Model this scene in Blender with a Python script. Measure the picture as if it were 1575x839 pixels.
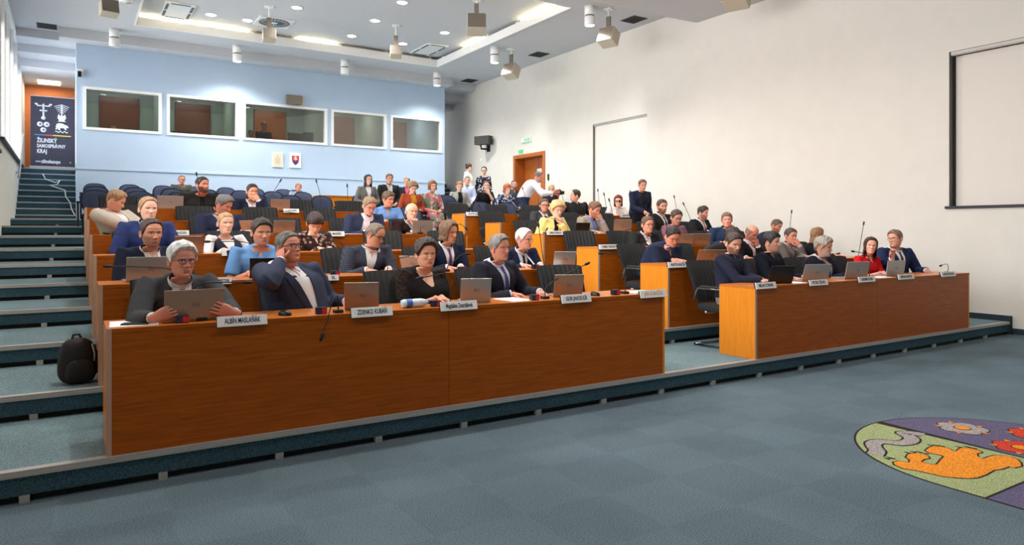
import bpy, bmesh, math, random
import numpy as np
from mathutils import Vector, Matrix, Euler, noise
from mathutils.bvhtree import BVHTree
random.seed(11)
scene = bpy.context.scene
for o in list(bpy.data.objects):
    bpy.data.objects.remove(o)
C = scene.collection
R = math.radians
PI = math.pi

# ---------------------------------------------------------------- camera
CAM_H = 1.485; F_PX = 1076.4; YAW = R(32.4); HORIZON = 355.0
cam_d = bpy.data.cameras.new('camera'); cam = bpy.data.objects.new('camera', cam_d); C.objects.link(cam)
cam.location = (0, 0, CAM_H); cam.rotation_euler = (R(90), 0, -YAW)
cam_d.sensor_width = 36; cam_d.lens = 36 * F_PX / 1575; cam_d.shift_y = -(419.5 - HORIZON) / 1575
cam_d.clip_start = .05; cam_d.clip_end = 200
scene.camera = cam

# ---------------------------------------------------------------- world, light, exposure
world = bpy.data.worlds.new('world'); scene.world = world; world.use_nodes = True
wb = world.node_tree.nodes['Background']; wb.inputs[0].default_value = (.92, .96, 1, 1); wb.inputs[1].default_value = 1.2
vs = scene.view_settings
vs.view_transform = 'Standard'; vs.look = 'None'; vs.gamma = 1; vs.use_curve_mapping = False; vs.exposure = 0.42

def area(name, loc, rot, sx, sy, power, color=(1, 1, 1), spread=180):
    l = bpy.data.lights.new(name, 'AREA'); l.shape = 'RECTANGLE'; l.size = sx; l.size_y = sy; l.energy = power; l.color = color
    l.spread = R(spread)
    o = bpy.data.objects.new(name, l); C.objects.link(o); o.location = loc; o.rotation_euler = rot
    return o
XL, XR = -1.05, 11.43          # left and right wall planes
ZC, ZN = 6.32, 5.96            # ceiling over the rows / over the front floor
# daylight through the windows of the left wall (one lamp in each opening) and of the right wall
for y0, y1, p in ((-2.6, .4, 90), (1.2, 4.2, 150), (5.0, 8.0, 290), (8.8, 11.8, 330), (12.6, 15.2, 200), (15.8, 22.6, 300)):
    z0 = 2.2 if y1 < 9 else (2.9 if y1 < 15.5 else 3.2)
    area('daylight_window', (XL - .12, (y0 + y1) / 2, (z0 + 5.6) / 2), (0, R(-90), 0), 5.6 - z0, y1 - y0, p, (1, .98, .95))
def lamp_spot(name, loc, power, angle=100, blend=.8, color=(1, .95, .88), aim=None, size=.06):
    l = bpy.data.lights.new(name, 'SPOT'); l.energy = power; l.spot_size = R(angle); l.spot_blend = blend; l.color = color; l.shadow_soft_size = size
    o = bpy.data.objects.new(name, l); C.objects.link(o); o.location = loc
    if aim is not None:
        d = Vector(aim) - Vector(loc); o.rotation_euler = d.to_track_quat('-Z', 'Y').to_euler()
    return o

# ---------------------------------------------------------------- helpers
def lin(c):
    return tuple((x / 12.92 if x <= .04045 else ((x + .055) / 1.055) ** 2.4) for x in (v / 255 for v in c))
def rgba(c):
    return (*lin(c), 1)
MATS = {}
def nt(name):
    m = bpy.data.materials.new(name); m.use_nodes = True
    return m, m.node_tree, m.node_tree.nodes['Principled BSDF']
def mat(name, c, rough=.6, metal=0, var=.0, scale=30, bump=0, bscale=200, emit=None, es=1, spec=.5, coat=0, stretch=(1, 1, 1)):
    if name in MATS: return MATS[name]
    m, t, b = nt(name)
    b.inputs['Base Color'].default_value = rgba(c); b.inputs['Roughness'].default_value = rough; b.inputs['Metallic'].default_value = metal
    b.inputs['Specular IOR Level'].default_value = spec
    if coat: b.inputs['Coat Weight'].default_value = coat; b.inputs['Coat Roughness'].default_value = .25
    if emit is not None:
        b.inputs['Emission Color'].default_value = rgba(emit); b.inputs['Emission Strength'].default_value = es
    if var or bump:
        tc = t.nodes.new('ShaderNodeTexCoord'); mp = t.nodes.new('ShaderNodeMapping'); mp.inputs['Scale'].default_value = stretch
        t.links.new(tc.outputs['Object'], mp.inputs[0])
    if var:
        n = t.nodes.new('ShaderNodeTexNoise'); n.inputs['Scale'].default_value = scale; n.inputs['Detail'].default_value = 4
        r = t.nodes.new('ShaderNodeValToRGB'); l = lin(c)
        r.color_ramp.elements[0].position = .3; r.color_ramp.elements[1].position = .7
        r.color_ramp.elements[0].color = (*[max(0, v * (1 - var)) for v in l], 1); r.color_ramp.elements[1].color = (*[min(1, v * (1 + var)) for v in l], 1)
        t.links.new(mp.outputs[0], n.inputs[0]); t.links.new(n.outputs[0], r.inputs[0]); t.links.new(r.outputs[0], b.inputs['Base Color'])
    if bump:
        n2 = t.nodes.new('ShaderNodeTexNoise'); n2.inputs['Scale'].default_value = bscale; n2.inputs['Detail'].default_value = 3
        bp = t.nodes.new('ShaderNodeBump'); bp.inputs['Strength'].default_value = bump; bp.inputs['Distance'].default_value = .01
        t.links.new(mp.outputs[0], n2.inputs[0]); t.links.new(n2.outputs[0], bp.inputs['Height']); t.links.new(bp.outputs[0], b.inputs['Normal'])
    MATS[name] = m
    return m
def wood(name, c1, c2, vertical=False, rough=.32):
    m, t, b = nt(name)
    tc = t.nodes.new('ShaderNodeTexCoord'); mp = t.nodes.new('ShaderNodeMapping')
    mp.inputs['Scale'].default_value = (14, 14, .9) if vertical else (.9, 14, 14)
    n = t.nodes.new('ShaderNodeTexNoise'); n.inputs['Scale'].default_value = 4; n.inputs['Detail'].default_value = 6; n.inputs['Distortion'].default_value = .6
    r = t.nodes.new('ShaderNodeValToRGB'); r.color_ramp.elements[0].color = rgba(c1); r.color_ramp.elements[1].color = rgba(c2)
    r.color_ramp.elements[0].position = .32; r.color_ramp.elements[1].position = .68
    t.links.new(tc.outputs['Object'], mp.inputs[0]); t.links.new(mp.outputs[0], n.inputs[0]); t.links.new(n.outputs[0], r.inputs[0])
    t.links.new(r.outputs[0], b.inputs['Base Color']); b.inputs['Roughness'].default_value = rough
    b.inputs['Specular IOR Level'].default_value = .22
    MATS[name] = m
    return m
def carpet(name, c, tile=0, contrast=.12):
    m, t, b = nt(name); l = lin(c)
    tc = t.nodes.new('ShaderNodeTexCoord')
    n = t.nodes.new('ShaderNodeTexNoise'); n.inputs['Scale'].default_value = 150; n.inputs['Detail'].default_value = 3
    r = t.nodes.new('ShaderNodeValToRGB'); r.color_ramp.elements[0].position = .3; r.color_ramp.elements[1].position = .7
    r.color_ramp.elements[0].color = (*[v * .45 for v in l], 1); r.color_ramp.elements[1].color = (*[v * 1.7 for v in l], 1)
    t.links.new(tc.outputs['Object'], n.inputs[0]); t.links.new(n.outputs[0], r.inputs[0])
    n3 = t.nodes.new('ShaderNodeTexNoise'); n3.inputs['Scale'].default_value = 1.1; n3.inputs['Detail'].default_value = 3
    t.links.new(tc.outputs['Object'], n3.inputs[0])
    mr = t.nodes.new('ShaderNodeMapRange'); mr.inputs[1].default_value = .3; mr.inputs[2].default_value = .7; mr.inputs[3].default_value = 1 - contrast; mr.inputs[4].default_value = 1 + contrast
    t.links.new(n3.outputs[0], mr.inputs[0])
    val = mr.outputs[0]
    if tile:
        # loom-state tiles laid in a chequer, every second one with its pile the other way
        mp = t.nodes.new('ShaderNodeMapping'); mp.inputs['Scale'].default_value = (1 / tile, 1 / tile, 1)
        ch = t.nodes.new('ShaderNodeTexChecker'); ch.inputs['Scale'].default_value = 1; ch.inputs['Color1'].default_value = (.965, .965, .965, 1); ch.inputs['Color2'].default_value = (1.045, 1.045, 1.045, 1)
        nd = t.nodes.new('ShaderNodeTexNoise'); nd.inputs['Scale'].default_value = 3; va = t.nodes.new('ShaderNodeVectorMath'); va.operation = 'MULTIPLY_ADD'
        va.inputs[1].default_value = (.12, .12, 0); t.links.new(tc.outputs['Object'], nd.inputs[0]); t.links.new(nd.outputs['Color'], va.inputs[0]); t.links.new(tc.outputs['Object'], va.inputs[2])
        t.links.new(va.outputs[0], mp.inputs[0]); t.links.new(mp.outputs[0], ch.inputs[0])
        mm = t.nodes.new('ShaderNodeMath'); mm.operation = 'MULTIPLY'; t.links.new(ch.outputs['Color'], mm.inputs[0]); t.links.new(val, mm.inputs[1]); val = mm.outputs[0]
    mx = t.nodes.new('ShaderNodeVectorMath'); mx.operation = 'SCALE'
    t.links.new(r.outputs[0], mx.inputs[0]); t.links.new(val, mx.inputs['Scale']); t.links.new(mx.outputs[0], b.inputs['Base Color'])
    b.inputs['Roughness'].default_value = .95; b.inputs['Specular IOR Level'].default_value = .1
    bp = t.nodes.new('ShaderNodeBump'); bp.inputs['Strength'].default_value = .5; bp.inputs['Distance'].default_value = .004
    t.links.new(n.outputs[0], bp.inputs['Height']); t.links.new(bp.outputs[0], b.inputs['Normal'])
    MATS[name] = m
    return m
def glass(name, tint=(.9, .95, .93), refl=.12):
    m = bpy.data.materials.new(name); m.use_nodes = True; t = m.node_tree; t.nodes.clear()
    out = t.nodes.new('ShaderNodeOutputMaterial'); tr = t.nodes.new('ShaderNodeBsdfTransparent'); gl = t.nodes.new('ShaderNodeBsdfGlossy')
    tr.inputs[0].default_value = (*tint, 1); gl.inputs['Roughness'].default_value = .01
    lw = t.nodes.new('ShaderNodeFresnel'); lw.inputs[0].default_value = 1.5
    ad = t.nodes.new('ShaderNodeMath'); ad.operation = 'ADD'; ad.inputs[1].default_value = refl
    mx = t.nodes.new('ShaderNodeMixShader'); t.links.new(lw.outputs[0], ad.inputs[0]); t.links.new(ad.outputs[0], mx.inputs[0]); t.links.new(tr.outputs[0], mx.inputs[1]); t.links.new(gl.outputs[0], mx.inputs[2])
    t.links.new(mx.outputs[0], out.inputs[0])
    MATS[name] = m
    return m

class MB:
    """collects shapes and builds them as one mesh object"""
    def __init__(s): s.v = []; s.f = []; s.m = []; s.sm = []
    def add(s, v, f, m=0, smooth=False):
        k = len(s.v); s.v += [tuple(p) for p in v]; s.f += [tuple(i + k for i in q) for q in f]; s.m += [m] * len(f); s.sm += [smooth] * len(f)
        return s
    def box(s, x0, x1, y0, y1, z0, z1, m=0, M=None):
        v = [(x, y, z) for z in (z0, z1) for y in (y0, y1) for x in (x0, x1)]
        if M is not None: v = [tuple(M @ Vector(p)) for p in v]
        return s.add(v, [(0, 2, 3, 1), (4, 5, 7, 6), (0, 1, 5, 4), (2, 6, 7, 3), (0, 4, 6, 2), (1, 3, 7, 5)], m)
    def cbox(s, x0, x1, y0, y1, z0, z1, c=.008, m=0, M=None):
        """box with chamfered edges"""
        bm = bmesh.new(); bmesh.ops.create_cube(bm, size=1)
        for w in bm.verts: w.co = Vector(((x0 + x1) / 2 + w.co.x * (x1 - x0), (y0 + y1) / 2 + w.co.y * (y1 - y0), (z0 + z1) / 2 + w.co.z * (z1 - z0)))
        bmesh.ops.bevel(bm, geom=bm.edges[:], offset=c, segments=2, profile=.7, affect='EDGES')
        bm.verts.index_update(); v = [tuple(M @ w.co) if M is not None else tuple(w.co) for w in bm.verts]; f = [tuple(w.index for w in q.verts) for q in bm.faces]; bm.free()
        return s.add(v, f, m)
    def tube(s, pts, rad, n=8, m=0, smooth=True, caps=True, flat=None):
        P = [Vector(p) for p in pts]
        if not hasattr(rad, '__len__'): rad = [rad] * len(P)
        v = []; up = None
        for i, p in enumerate(P):
            d = (P[min(i + 1, len(P) - 1)] - P[max(i - 1, 0)]).normalized()
            if up is None:
                up = Vector((0, 0, 1)) if abs(d.z) < .9 else Vector((1, 0, 0))
            a = d.cross(up).normalized(); b = a.cross(d).normalized(); up = b
            rr = rad[i]; ra, rb = (rr if hasattr(rr, '__len__') else (rr, rr))
            for k in range(n):
                t = 2 * PI * k / n; v.append(p + a * (ra * math.cos(t)) + b * (rb * math.sin(t)))
        f = []
        for i in range(len(P) - 1):
            for k in range(n):
                a0 = i * n + k; a1 = i * n + (k + 1) % n; f.append((a0, a1, a1 + n, a0 + n))
        if caps: f += [tuple(range(n - 1, -1, -1)), tuple(range((len(P) - 1) * n, len(P) * n))]
        return s.add(v, f, m, smooth)
    def lathe(s, prof, n=20, o=(0, 0, 0), m=0, smooth=True, M=None, caps=True):
        v = []; f = []
        for r, z in prof:
            for k in range(n):
                t = 2 * PI * k / n; q = Vector((r * math.cos(t), r * math.sin(t), z))
                if M is not None: q = M @ q
                v.append(q + Vector(o))
        for i in range(len(prof) - 1):
            for k in range(n):
                a0 = i * n + k; a1 = i * n + (k + 1) % n; f.append((a0, a1, a1 + n, a0 + n))
        if caps: f += [tuple(range(n - 1, -1, -1)), tuple(range((len(prof) - 1) * n, len(prof) * n))]
        return s.add(v, f, m, smooth)
    def prism(s, poly, z0, z1, m=0, M=None):
        n = len(poly); v = [Vector((x, y, z)) for z in (z0, z1) for x, y in poly]
        if M is not None: v = [M @ p for p in v]
        f = [tuple(range(n - 1, -1, -1)), tuple(range(n, 2 * n))] + [(i, (i + 1) % n, (i + 1) % n + n, i + n) for i in range(n)]
        return s.add(v, f, m)
    def grid(s, rows, m=0, smooth=True, closed=False):
        nr = len(rows); nc = len(rows[0]); v = [p for r in rows for p in r]; f = []
        for i in range(nr - 1):
            for k in range(nc if closed else nc - 1):
                a, b = i * nc + k, i * nc + (k + 1) % nc; f.append((a, b, b + nc, a + nc))
        return s.add(v, f, m, smooth)
    def mesh(s, name):
        me = bpy.data.meshes.new(name); me.from_pydata([tuple(p) for p in s.v], [], s.f); me.validate()
        if len(me.polygons) == len(s.m):
            me.polygons.foreach_set('material_index', s.m); me.polygons.foreach_set('use_smooth', s.sm)
        me.update()
        return me
    def build(s, name, mats, parent=None, loc=(0, 0, 0)):
        return mk(name, s.mesh(name), mats, parent, loc)
def mk(name, me, mats, parent=None, loc=(0, 0, 0)):
    if not isinstance(mats, (list, tuple)): mats = [mats]
    me.materials.clear()
    for q in mats: me.materials.append(MATS[q] if isinstance(q, str) else q)
    o = bpy.data.objects.new(name, me); C.objects.link(o); o.location = loc
    if parent is not None: o.parent = parent
    return o
def tag(o, label, cat, group=None):
    o['label'] = label; o['category'] = cat
    if group: o['group'] = group
    return o
def thing(name, label, cat, loc=(0, 0, 0), rz=0, group=None):
    o = bpy.data.objects.new(name, None); C.objects.link(o); o.location = loc; o.rotation_euler = (0, 0, rz); o.empty_display_size = .1
    return tag(o, label, cat, group)
def struct(name, mb, mats, parent=None, label=None):
    o = mb.build(name, mats, parent)
    if parent is None: o['kind'] = 'structure'
    if label: o['label'] = label
    return o
def dup(o, parent=None, loc=None, rz=None, label=None):
    c = o.copy(); C.objects.link(c); c.parent = parent
    if loc is not None: c.location = loc
    if rz is not None: c.rotation_euler = (0, 0, rz)
    if label: c['label'] = label
    for ch in o.children: dup(ch, c)
    return c
def smoothstep(a, b, x):
    t = min(1, max(0, (x - a) / (b - a))) if a != b else float(x > a)
    return t * t * (3 - 2 * t)
_S, _C = math.sin(YAW), math.cos(YAW)
def on_y(px, py, Y):
    """world point seen at a pixel of the photograph, on the plane at depth Y"""
    u = (px - 787.5) / F_PX; D = Y / (_C - u * _S)
    return Vector((D * (_S + u * _C), Y, CAM_H + (HORIZON - py) * D / F_PX))
def on_z(px, py, z):
    u = (px - 787.5) / F_PX; D = (z - CAM_H) * F_PX / (HORIZON - py)
    return Vector((D * (_S + u * _C), D * (_C - u * _S), z))

# ---------------------------------------------------------------- materials
mat('wall_white', (219, 214, 206), .9, var=.02, scale=3, bump=.05, bscale=120)
mat('wall_blue', (186, 207, 231), .85, var=.02, scale=2, bump=.05, bscale=120)
mat('wall_left_paint', (214, 207, 192), .9, var=.03, scale=3)
mat('wall_orange', (201, 122, 80), .9)
mat('wall_grey', (112, 108, 104), .9)
mat('booth_green', (176, 192, 180), .9)
mat('booth_dark', (60, 58, 58), .9)
mat('ceiling_white', (202, 204, 208), .9, var=.03, scale=40, bump=.06, bscale=260)
mat('ceiling_lip', (238, 238, 238), .8)
mat('aluminium', (176, 172, 168), .45, .25)
mat('chrome', (205, 208, 212), .18, 1)
mat('white_frame', (246, 246, 246), .5)
mat('black', (14, 14, 15), .7)
mat('black_gloss', (16, 16, 18), .3)
mat('vent_dark', (58, 57, 55), .7)
mat('skirting', (34, 52, 62), .9, var=.1, scale=90)
mat('door_wood', (176, 96, 34), .4, var=.12, scale=6, stretch=(6, 6, .6))
mat('door_wood_dark', (128, 62, 30), .4, var=.12, scale=6, stretch=(6, 6, .6))
mat('blind_white', (220, 216, 210), .8)
mat('blind_beige', (224, 217, 209), .8)
mat('reveal_grey', (120, 116, 108), .8)
mat('sill_dark', (34, 36, 48), .6)
wood('wood_front_shaded', (150, 72, 10), (176, 90, 16), rough=.42)  # same wood as the end panels, darkened for the shade on the fronts
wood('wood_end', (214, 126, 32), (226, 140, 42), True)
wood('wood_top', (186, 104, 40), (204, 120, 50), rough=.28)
mat('wood_edge', (186, 150, 128), .5)
carpet('carpet_floor', (90, 106, 114), tile=.52)
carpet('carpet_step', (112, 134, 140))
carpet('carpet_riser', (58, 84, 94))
glass('booth_glass'); glass('window_glass', (1, 1, 1), .02)
# ================================================================ the setting
YK = [4.63, 5.84, 7.10, 8.36, 9.58, 10.78, 12.0, 13.4, 16.2, 18.6]   # nosing line of each raised level
RISE = .175
YB = 20.2                       # front of the booth wall
XB0, XB1 = .17, 10.25
struct('floor', MB().box(XL - .3, XR + .4, -7, YK[0] + .1, -.2, 0), 'carpet_floor', label='grey blue carpet of the open floor')
for k, y0 in enumerate(YK):
    h = RISE * (k + 1); y1 = YK[k + 1] + .1 if k + 1 < len(YK) else 24.5
    o = struct('floor', MB().box(XL - .3, XR + .4, y0 + .05, y1, -.2, h), 'carpet_step', label='carpeted raised level of the seating')
    xa, xb = XL, XR - .06 if k == 0 else XR
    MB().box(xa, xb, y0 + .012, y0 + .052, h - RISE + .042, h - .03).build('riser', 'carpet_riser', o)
    MB().box(xa, xb, y0, y0 + .045, h - .03, h - .012).box(xa, xb, y0 + .004, y0 + .062, h - .012, h + .005).build('nosing', 'aluminium', o)
    MB().box(xa, xb, y0 + .0495, y0 + .056, h - RISE, h - RISE + .05).build('vent_slot', 'black', o)
    br = None
    for i in range(17):
        x = -.2 + .68 * i
        if k and not (x < .3 or 4.2 < x < 6.2): continue
        if br is None:
            b = MB().box(-.024, .024, 0, .04, 0, .042).box(-.003, .003, -.002, 0, 0, .042).build('bracket', 'aluminium', o); br = b
        else:
            b = br.copy(); C.objects.link(b)
        b.location = (x, y0 + .006, h - RISE)
    # dark skirting along the right wall
    s = MB().box(XR - .012, XR + .02, y0 + .02, y1, h, h + .085)
    s.box(XR - .06, XR + .02, y0 - .005, y0 + .05, h - RISE, h + .085)
    struct('baseboard_right', s, 'skirting')
struct('baseboard_right', MB().box(XR - .012, XR + .02, -7, YK[0], 0, .085), 'skirting')

def wall_x(name, x0, x1, ya, yb, za, zb, holes, m):
    """wall standing along Y with rectangular openings (y0,y1,z0,z1)"""
    mb = MB(); ys = sorted({ya, yb, *[h[0] for h in holes], *[h[1] for h in holes]})
    for a, b in zip(ys, ys[1:]):
        z = za
        for h in sorted([h for h in holes if h[0] <= a and h[1] >= b], key=lambda q: q[2]):
            if h[2] > z: mb.box(x0, x1, a, b, z, h[2])
            z = h[3]
        if z < zb: mb.box(x0, x1, a, b, z, zb)
    return struct(name, mb, m)
def wall_y(name, y0, y1, xa, xb, za, zb, holes, m):
    mb = MB(); xs = sorted({xa, xb, *[h[0] for h in holes], *[h[1] for h in holes]})
    for a, b in zip(xs, xs[1:]):
        z = za
        for h in sorted([h for h in holes if h[0] <= a and h[1] >= b], key=lambda q: q[2]):
            if h[2] > z: mb.box(a, b, y0, y1, z, h[2])
            z = h[3]
        if z < zb: mb.box(a, b, y0, y1, z, zb)
    return struct(name, mb, m)

LW = [(-2.6, .4, 2.2, 5.6), (1.2, 4.2, 2.2, 5.6), (5.0, 8.0, 2.2, 5.6), (8.8, 11.8, 2.9, 5.6), (12.6, 15.2, 2.9, 5.6), (15.8, 22.6, 3.2, 6.2)]
wall_x('wall_left', XL - .3, XL, -7, 27, 0, 6.8, LW, 'wall_left_paint')
RW = [(2.0, 5.48, 1.86, 4.23), (12.12, 14.12, 1.5, 4.22), (16.3, 17.85, 1.575, 3.70)]
wall_x('wall_right', XR, XR + .4, -7, 27, 0, 6.8, RW, 'wall_white')
struct('wall_front', MB().box(XL - .3, XR + .4, -7.2, -7, 0, 6.8), 'wall_white')
struct('wall_back', MB().box(XB1, XR + .4, 24.6, 24.8, 0, 6.8), 'wall_grey')
struct('wall_corridor', MB().box(XL - .3, XB0 + .4, 24.6, 24.8, 0, 6.8), 'wall_orange')

# windows in the left wall: frame, mullions, sill, pane, pulled blind edge
for i, (a, b, z0, z1) in enumerate(LW):
    o = struct(f'window_{i + 1}', MB().box(XL - .10, XL + .015, a, b, z1 - .06, z1).box(XL - .10, XL + .015, a, b, z0, z0 + .06).box(XL - .10, XL + .015, a, a + .07, z0 + .06, z1 - .06).box(XL - .10, XL + .015, b - .07, b, z0 + .06, z1 - .06), 'white_frame')
    n = 3 if b - a < 4 else 5
    for j in range(1, n):
        y = a + (b - a) * j / n
        MB().box(XL - .09, XL - .01, y - .035, y + .035, z0 + .06, z1 - .06).build('mullion', 'white_frame', o)
    MB().box(XL - .04, XL + .07, a - .05, b + .05, z0 - .05, z0).build('window_sill', 'sill_dark', o)
    for j in range(n):
        y = a + (b - a) * j / n
        MB().box(XL - .066, XL - .06, y + .03, y + (b - a) / n - .03, z0 + .06, z1 - .06).build('pane', 'window_glass', o)
# the two blinded windows of the right wall
def blind_window(n, a, b, z0, z1, rec, m, slat, sill):
    o = struct(f'window_{n}', MB().box(XR + rec + .05, XR + .4, a, b, z0, z1), m)
    mb = MB().box(XR + .004, XR + rec + .05, b - .004, b, z0, z1)
    if sill: mb.box(XR + .004, XR + rec + .05, a, a + .004, z0, z1)
    mb.box(XR + .004, XR + rec + .05, a, b, z1 - .004, z1)
    mb.build('reveal', 'reveal_grey', o)
    MB().box(XR + .012, XR + .06, a, b - .02, z1 - .05, z1 - .005).box(XR + .03, XR + .045, a, b - .02, z1 - .062, z1 - .05).build('blind_rail', 'aluminium', o)
    if sill: MB().box(XR - .03, XR + rec + .05, a - .1, b + .05, z0 - .04, z0).build('window_sill', 'sill_dark', o)
    k = round((b - .14 - a) / slat); slat = (b - .142 - a) / k / 1.0; first = None
    for i in range(k):
        y = b - .14 - slat * (i + 1)
        if first is None:
            q = MB().box(-.004, .004, 0, slat * 1.0, 0, z1 - z0 - .07, M=Matrix.Rotation(R(7), 4, 'Z')).build('blind_slat', m, o); first = q
        else: q = first.copy(); C.objects.link(q)
        q.location = (XR + rec, y, z0 + .005)
    MB().box(XR + rec + .02, XR + rec + .03, b - .13, b - .03, z0, z1 - .06).build('blind_panel', m, o)
    MB().box(XR + rec - .02, XR + rec + .03, b - .028, b - .012, z0, z1 - .06).build('jamb', 'black' if sill else 'reveal_grey', o)
    return o
blind_window(7, 2.0, 5.48, 1.86, 4.23, .13, 'blind_beige', .127, True)
blind_window(8, 12.12, 14.12, 1.5, 4.22, .03, 'blind_white', .127, False)
# door in the right wall, set deep in a wood-lined opening
a, b, z0, z1 = RW[2]
o = struct('door_1', MB().box(XR + .33, XR + .37, a + .06, b - .06, z0 + .005, z1 - .06), 'door_wood', label='orange brown wooden double door in a deep frame')
MB().box(XR - .02, XR + .4, a, a + .06, z0, z1).box(XR - .02, XR + .4, b - .06, b, z0, z1).box(XR - .02, XR + .4, a + .06, b - .06, z1 - .06, z1).build('door_frame', 'door_wood', o)
MB().box(XR - .03, XR - .0, a - .05, a + .05, z0, z1 + .05).box(XR - .03, XR, b - .05, b + .05, z0, z1 + .05).box(XR - .03, XR, a + .05, b - .05, z1 - .05, z1 + .05).build('architrave', 'door_wood', o)
MB().box(XR + .325, XR + .331, (a + b) / 2 - .004, (a + b) / 2 + .004, z0 + .02, z1 - .07).build('door_joint', 'black', o)
MB().tube([(XR + .33, (a + b) / 2 - .1, z0 + 1.05), (XR + .28, (a + b) / 2 - .1, z0 + 1.05), (XR + .28, (a + b) / 2 - .22, z0 + 1.05)], .011).build('door_handle', 'chrome', o)

# booth: blue wall with five window openings
BW = [(.315, 2.058), (2.175, 3.947), (4.061, 6.408), (6.53, 8.251), (8.386, 10.146)]
BZ0, BZ1 = 3.98, 5.048
wall_y('wall_booth', YB, YB + .14, XB0, XB1, RISE * 10, ZC - .2, [(x0, x1, BZ0, BZ1) for x0, x1 in BW], 'wall_blue')
struct('trim_1', MB().box(XB0 - .01, XB1 + .01, YB - .022, YB + .02, 3.0, 3.045).box(XB0 - .01, XB1 + .01, YB - .012, YB + .02, 2.985, 3.0), 'wall_blue', label='slim moulding running along the blue wall')
for i, (x0, x1) in enumerate(BW):
    o = struct(f'window_{i + 9}', MB().box(x0, x1, YB - .03, YB + .16, BZ1 - .065, BZ1).box(x0, x1, YB - .03, YB + .16, BZ0, BZ0 + .065).box(x0, x0 + .07, YB - .03, YB + .16, BZ0 + .065, BZ1 - .065).box(x1 - .07, x1, YB - .03, YB + .16, BZ0 + .065, BZ1 - .065), 'white_frame', label='white framed booth window in the blue wall')
    # pane leaning outward at the top
    tl = .05
    MB().add([(x0 + .07, YB + .09 , BZ0 + .065), (x1 - .07, YB + .09, BZ0 + .065), (x1 - .07, YB + .09 - tl, BZ1 - .065), (x0 + .07, YB + .09 - tl, BZ1 - .065),
              (x0 + .07, YB + .098, BZ0 + .065), (x1 - .07, YB + .098, BZ0 + .065), (x1 - .07, YB + .098 - tl, BZ1 - .065), (x0 + .07, YB + .098 - tl, BZ1 - .065)],
             [(0, 1, 2, 3), (7, 6, 5, 4), (0, 4, 5, 1), (3, 2, 6, 7), (0, 3, 7, 4), (1, 5, 6, 2)]).build('pane', 'booth_glass', o)
# booth rooms
YR = 22.7
struct('wall_booth_rear', MB().box(XB0, XB1, YR, YR + .15, 1.75, ZC), 'booth_green')
struct('floor', MB().box(XB0, XB1, YB + .14, YR, 3.0, 3.15), 'booth_dark', label='floor inside the interpreter booths')
struct('ceiling', MB().box(XB0, XB1, YB + .14, YR, 5.45, 5.55), 'ceiling_white', label='low ceiling inside the interpreter booths')
for i, x in enumerate([XB0, 2.08, 3.97, 6.43, 8.28, XB1 - .14]):
    struct('wall_booth_side', MB().box(x, x + .14 if i in (0, 5) else x + .07, YB + .14, YR, 1.75 if i in (0, 5) else 3.15, ZC if i in (0, 5) else 5.45), 'booth_green' if i not in (0, 5) else 'wall_blue')
for i, (x, w, m) in enumerate([(.8, .87, 'door_wood_dark'), (2.72, .85, 'door_wood_dark'), (4.95, .85, 'door_wood'), (7.3, .76, 'door_wood_dark'), (9.4, .55, 'door_wood_dark')]):
    o = struct(f'door_{i + 2}', MB().box(x, x + w, YR - .05, YR - .01, 3.15, 5.2), m, label='brown wooden door at the back of a booth')
    MB().box(x - .06, x, YR - .06, YR, 3.15, 5.26).box(x + w, x + w + .06, YR - .06, YR, 3.15, 5.26).box(x - .06, x + w + .06, YR - .06, YR, 5.2, 5.26).build('door_frame', m, o)
    MB().box(x + w - .12, x + w - .04, YR - .09, YR - .05, 4.15, 4.18).build('door_handle', 'chrome', o)
for i, (x0, x1) in enumerate(BW):
    l = area('booth_ceiling_lamp', ((x0 + x1) / 2, YR - .9, 5.43), (0, 0, 0), .9, .25, 9, (1, .97, .9))

# flights of stairs beside the booth and their upper landings
YS0, ZS = 20.15, .0
for side, (xa, xb) in enumerate(((XL, XB0), (XB1, XR))):
    for j in range(9):
        z = 1.865 + .16 * j; y = YS0 + .28 * j
        o = struct('floor', MB().box(xa, xb, y + .04, y + .4 if j < 8 else 24.6, 1.75, z), 'carpet_step', label='carpeted step of the upper flight beside the booth')
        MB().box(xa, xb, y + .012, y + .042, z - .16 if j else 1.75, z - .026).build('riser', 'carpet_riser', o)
        MB().box(xa, xb, y, y + .055, z - .026, z + .004).build('nosing', 'aluminium', o)
# stepped soffits over both flights
for xa, xb in ((XL, XB0), (XB1, XR)):
    for i, (y, z) in enumerate([(20.3, 6.12), (21.1, 5.92), (21.9, 5.72)]):
        struct('beam', MB().box(xa, xb, y, y + .8 if i < 2 else 24.7, z, ZC + .4), 'ceiling_white', label='stepped soffit over the upper stair')

area('added_corridor_lamp', (-.45, 23.9, 5.66), (0, 0, 0), .5, .5, 16, (1, .85, .7))  # lamp added out of view to brighten the orange corridor wall
# ceiling: flat part with a recessed tray, then a sloped strip down to the lower front ceiling
TX0, TX1, TY0, TY1 = 1.33, 9.2, 12.1, 18.6
ZT = 6.6
c = MB().box(XL - .3, TX0, 11.5, 24.8, ZC, ZC + .15).box(TX1, XR + .4, 11.5, 24.8, ZC, ZC + .15).box(TX0, TX1, TY1, 24.8, ZC, ZC + .15).box(TX0, TX1, 11.5, TY0, ZC, ZC + .15)
c.add([(XL - .3, 11.5, ZC), (XR + .4, 11.5, ZC), (XR + .4, 10.58, ZN), (XL - .3, 10.58, ZN), (XL - .3, 11.5, ZC + .15), (XR + .4, 11.5, ZC + .15), (XR + .4, 10.58, ZN + .15), (XL - .3, 10.58, ZN + .15)],
      [(0, 1, 2, 3), (7, 6, 5, 4), (0, 4, 5, 1), (3, 2, 6, 7), (0, 3, 7, 4), (1, 5, 6, 2)])
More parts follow.
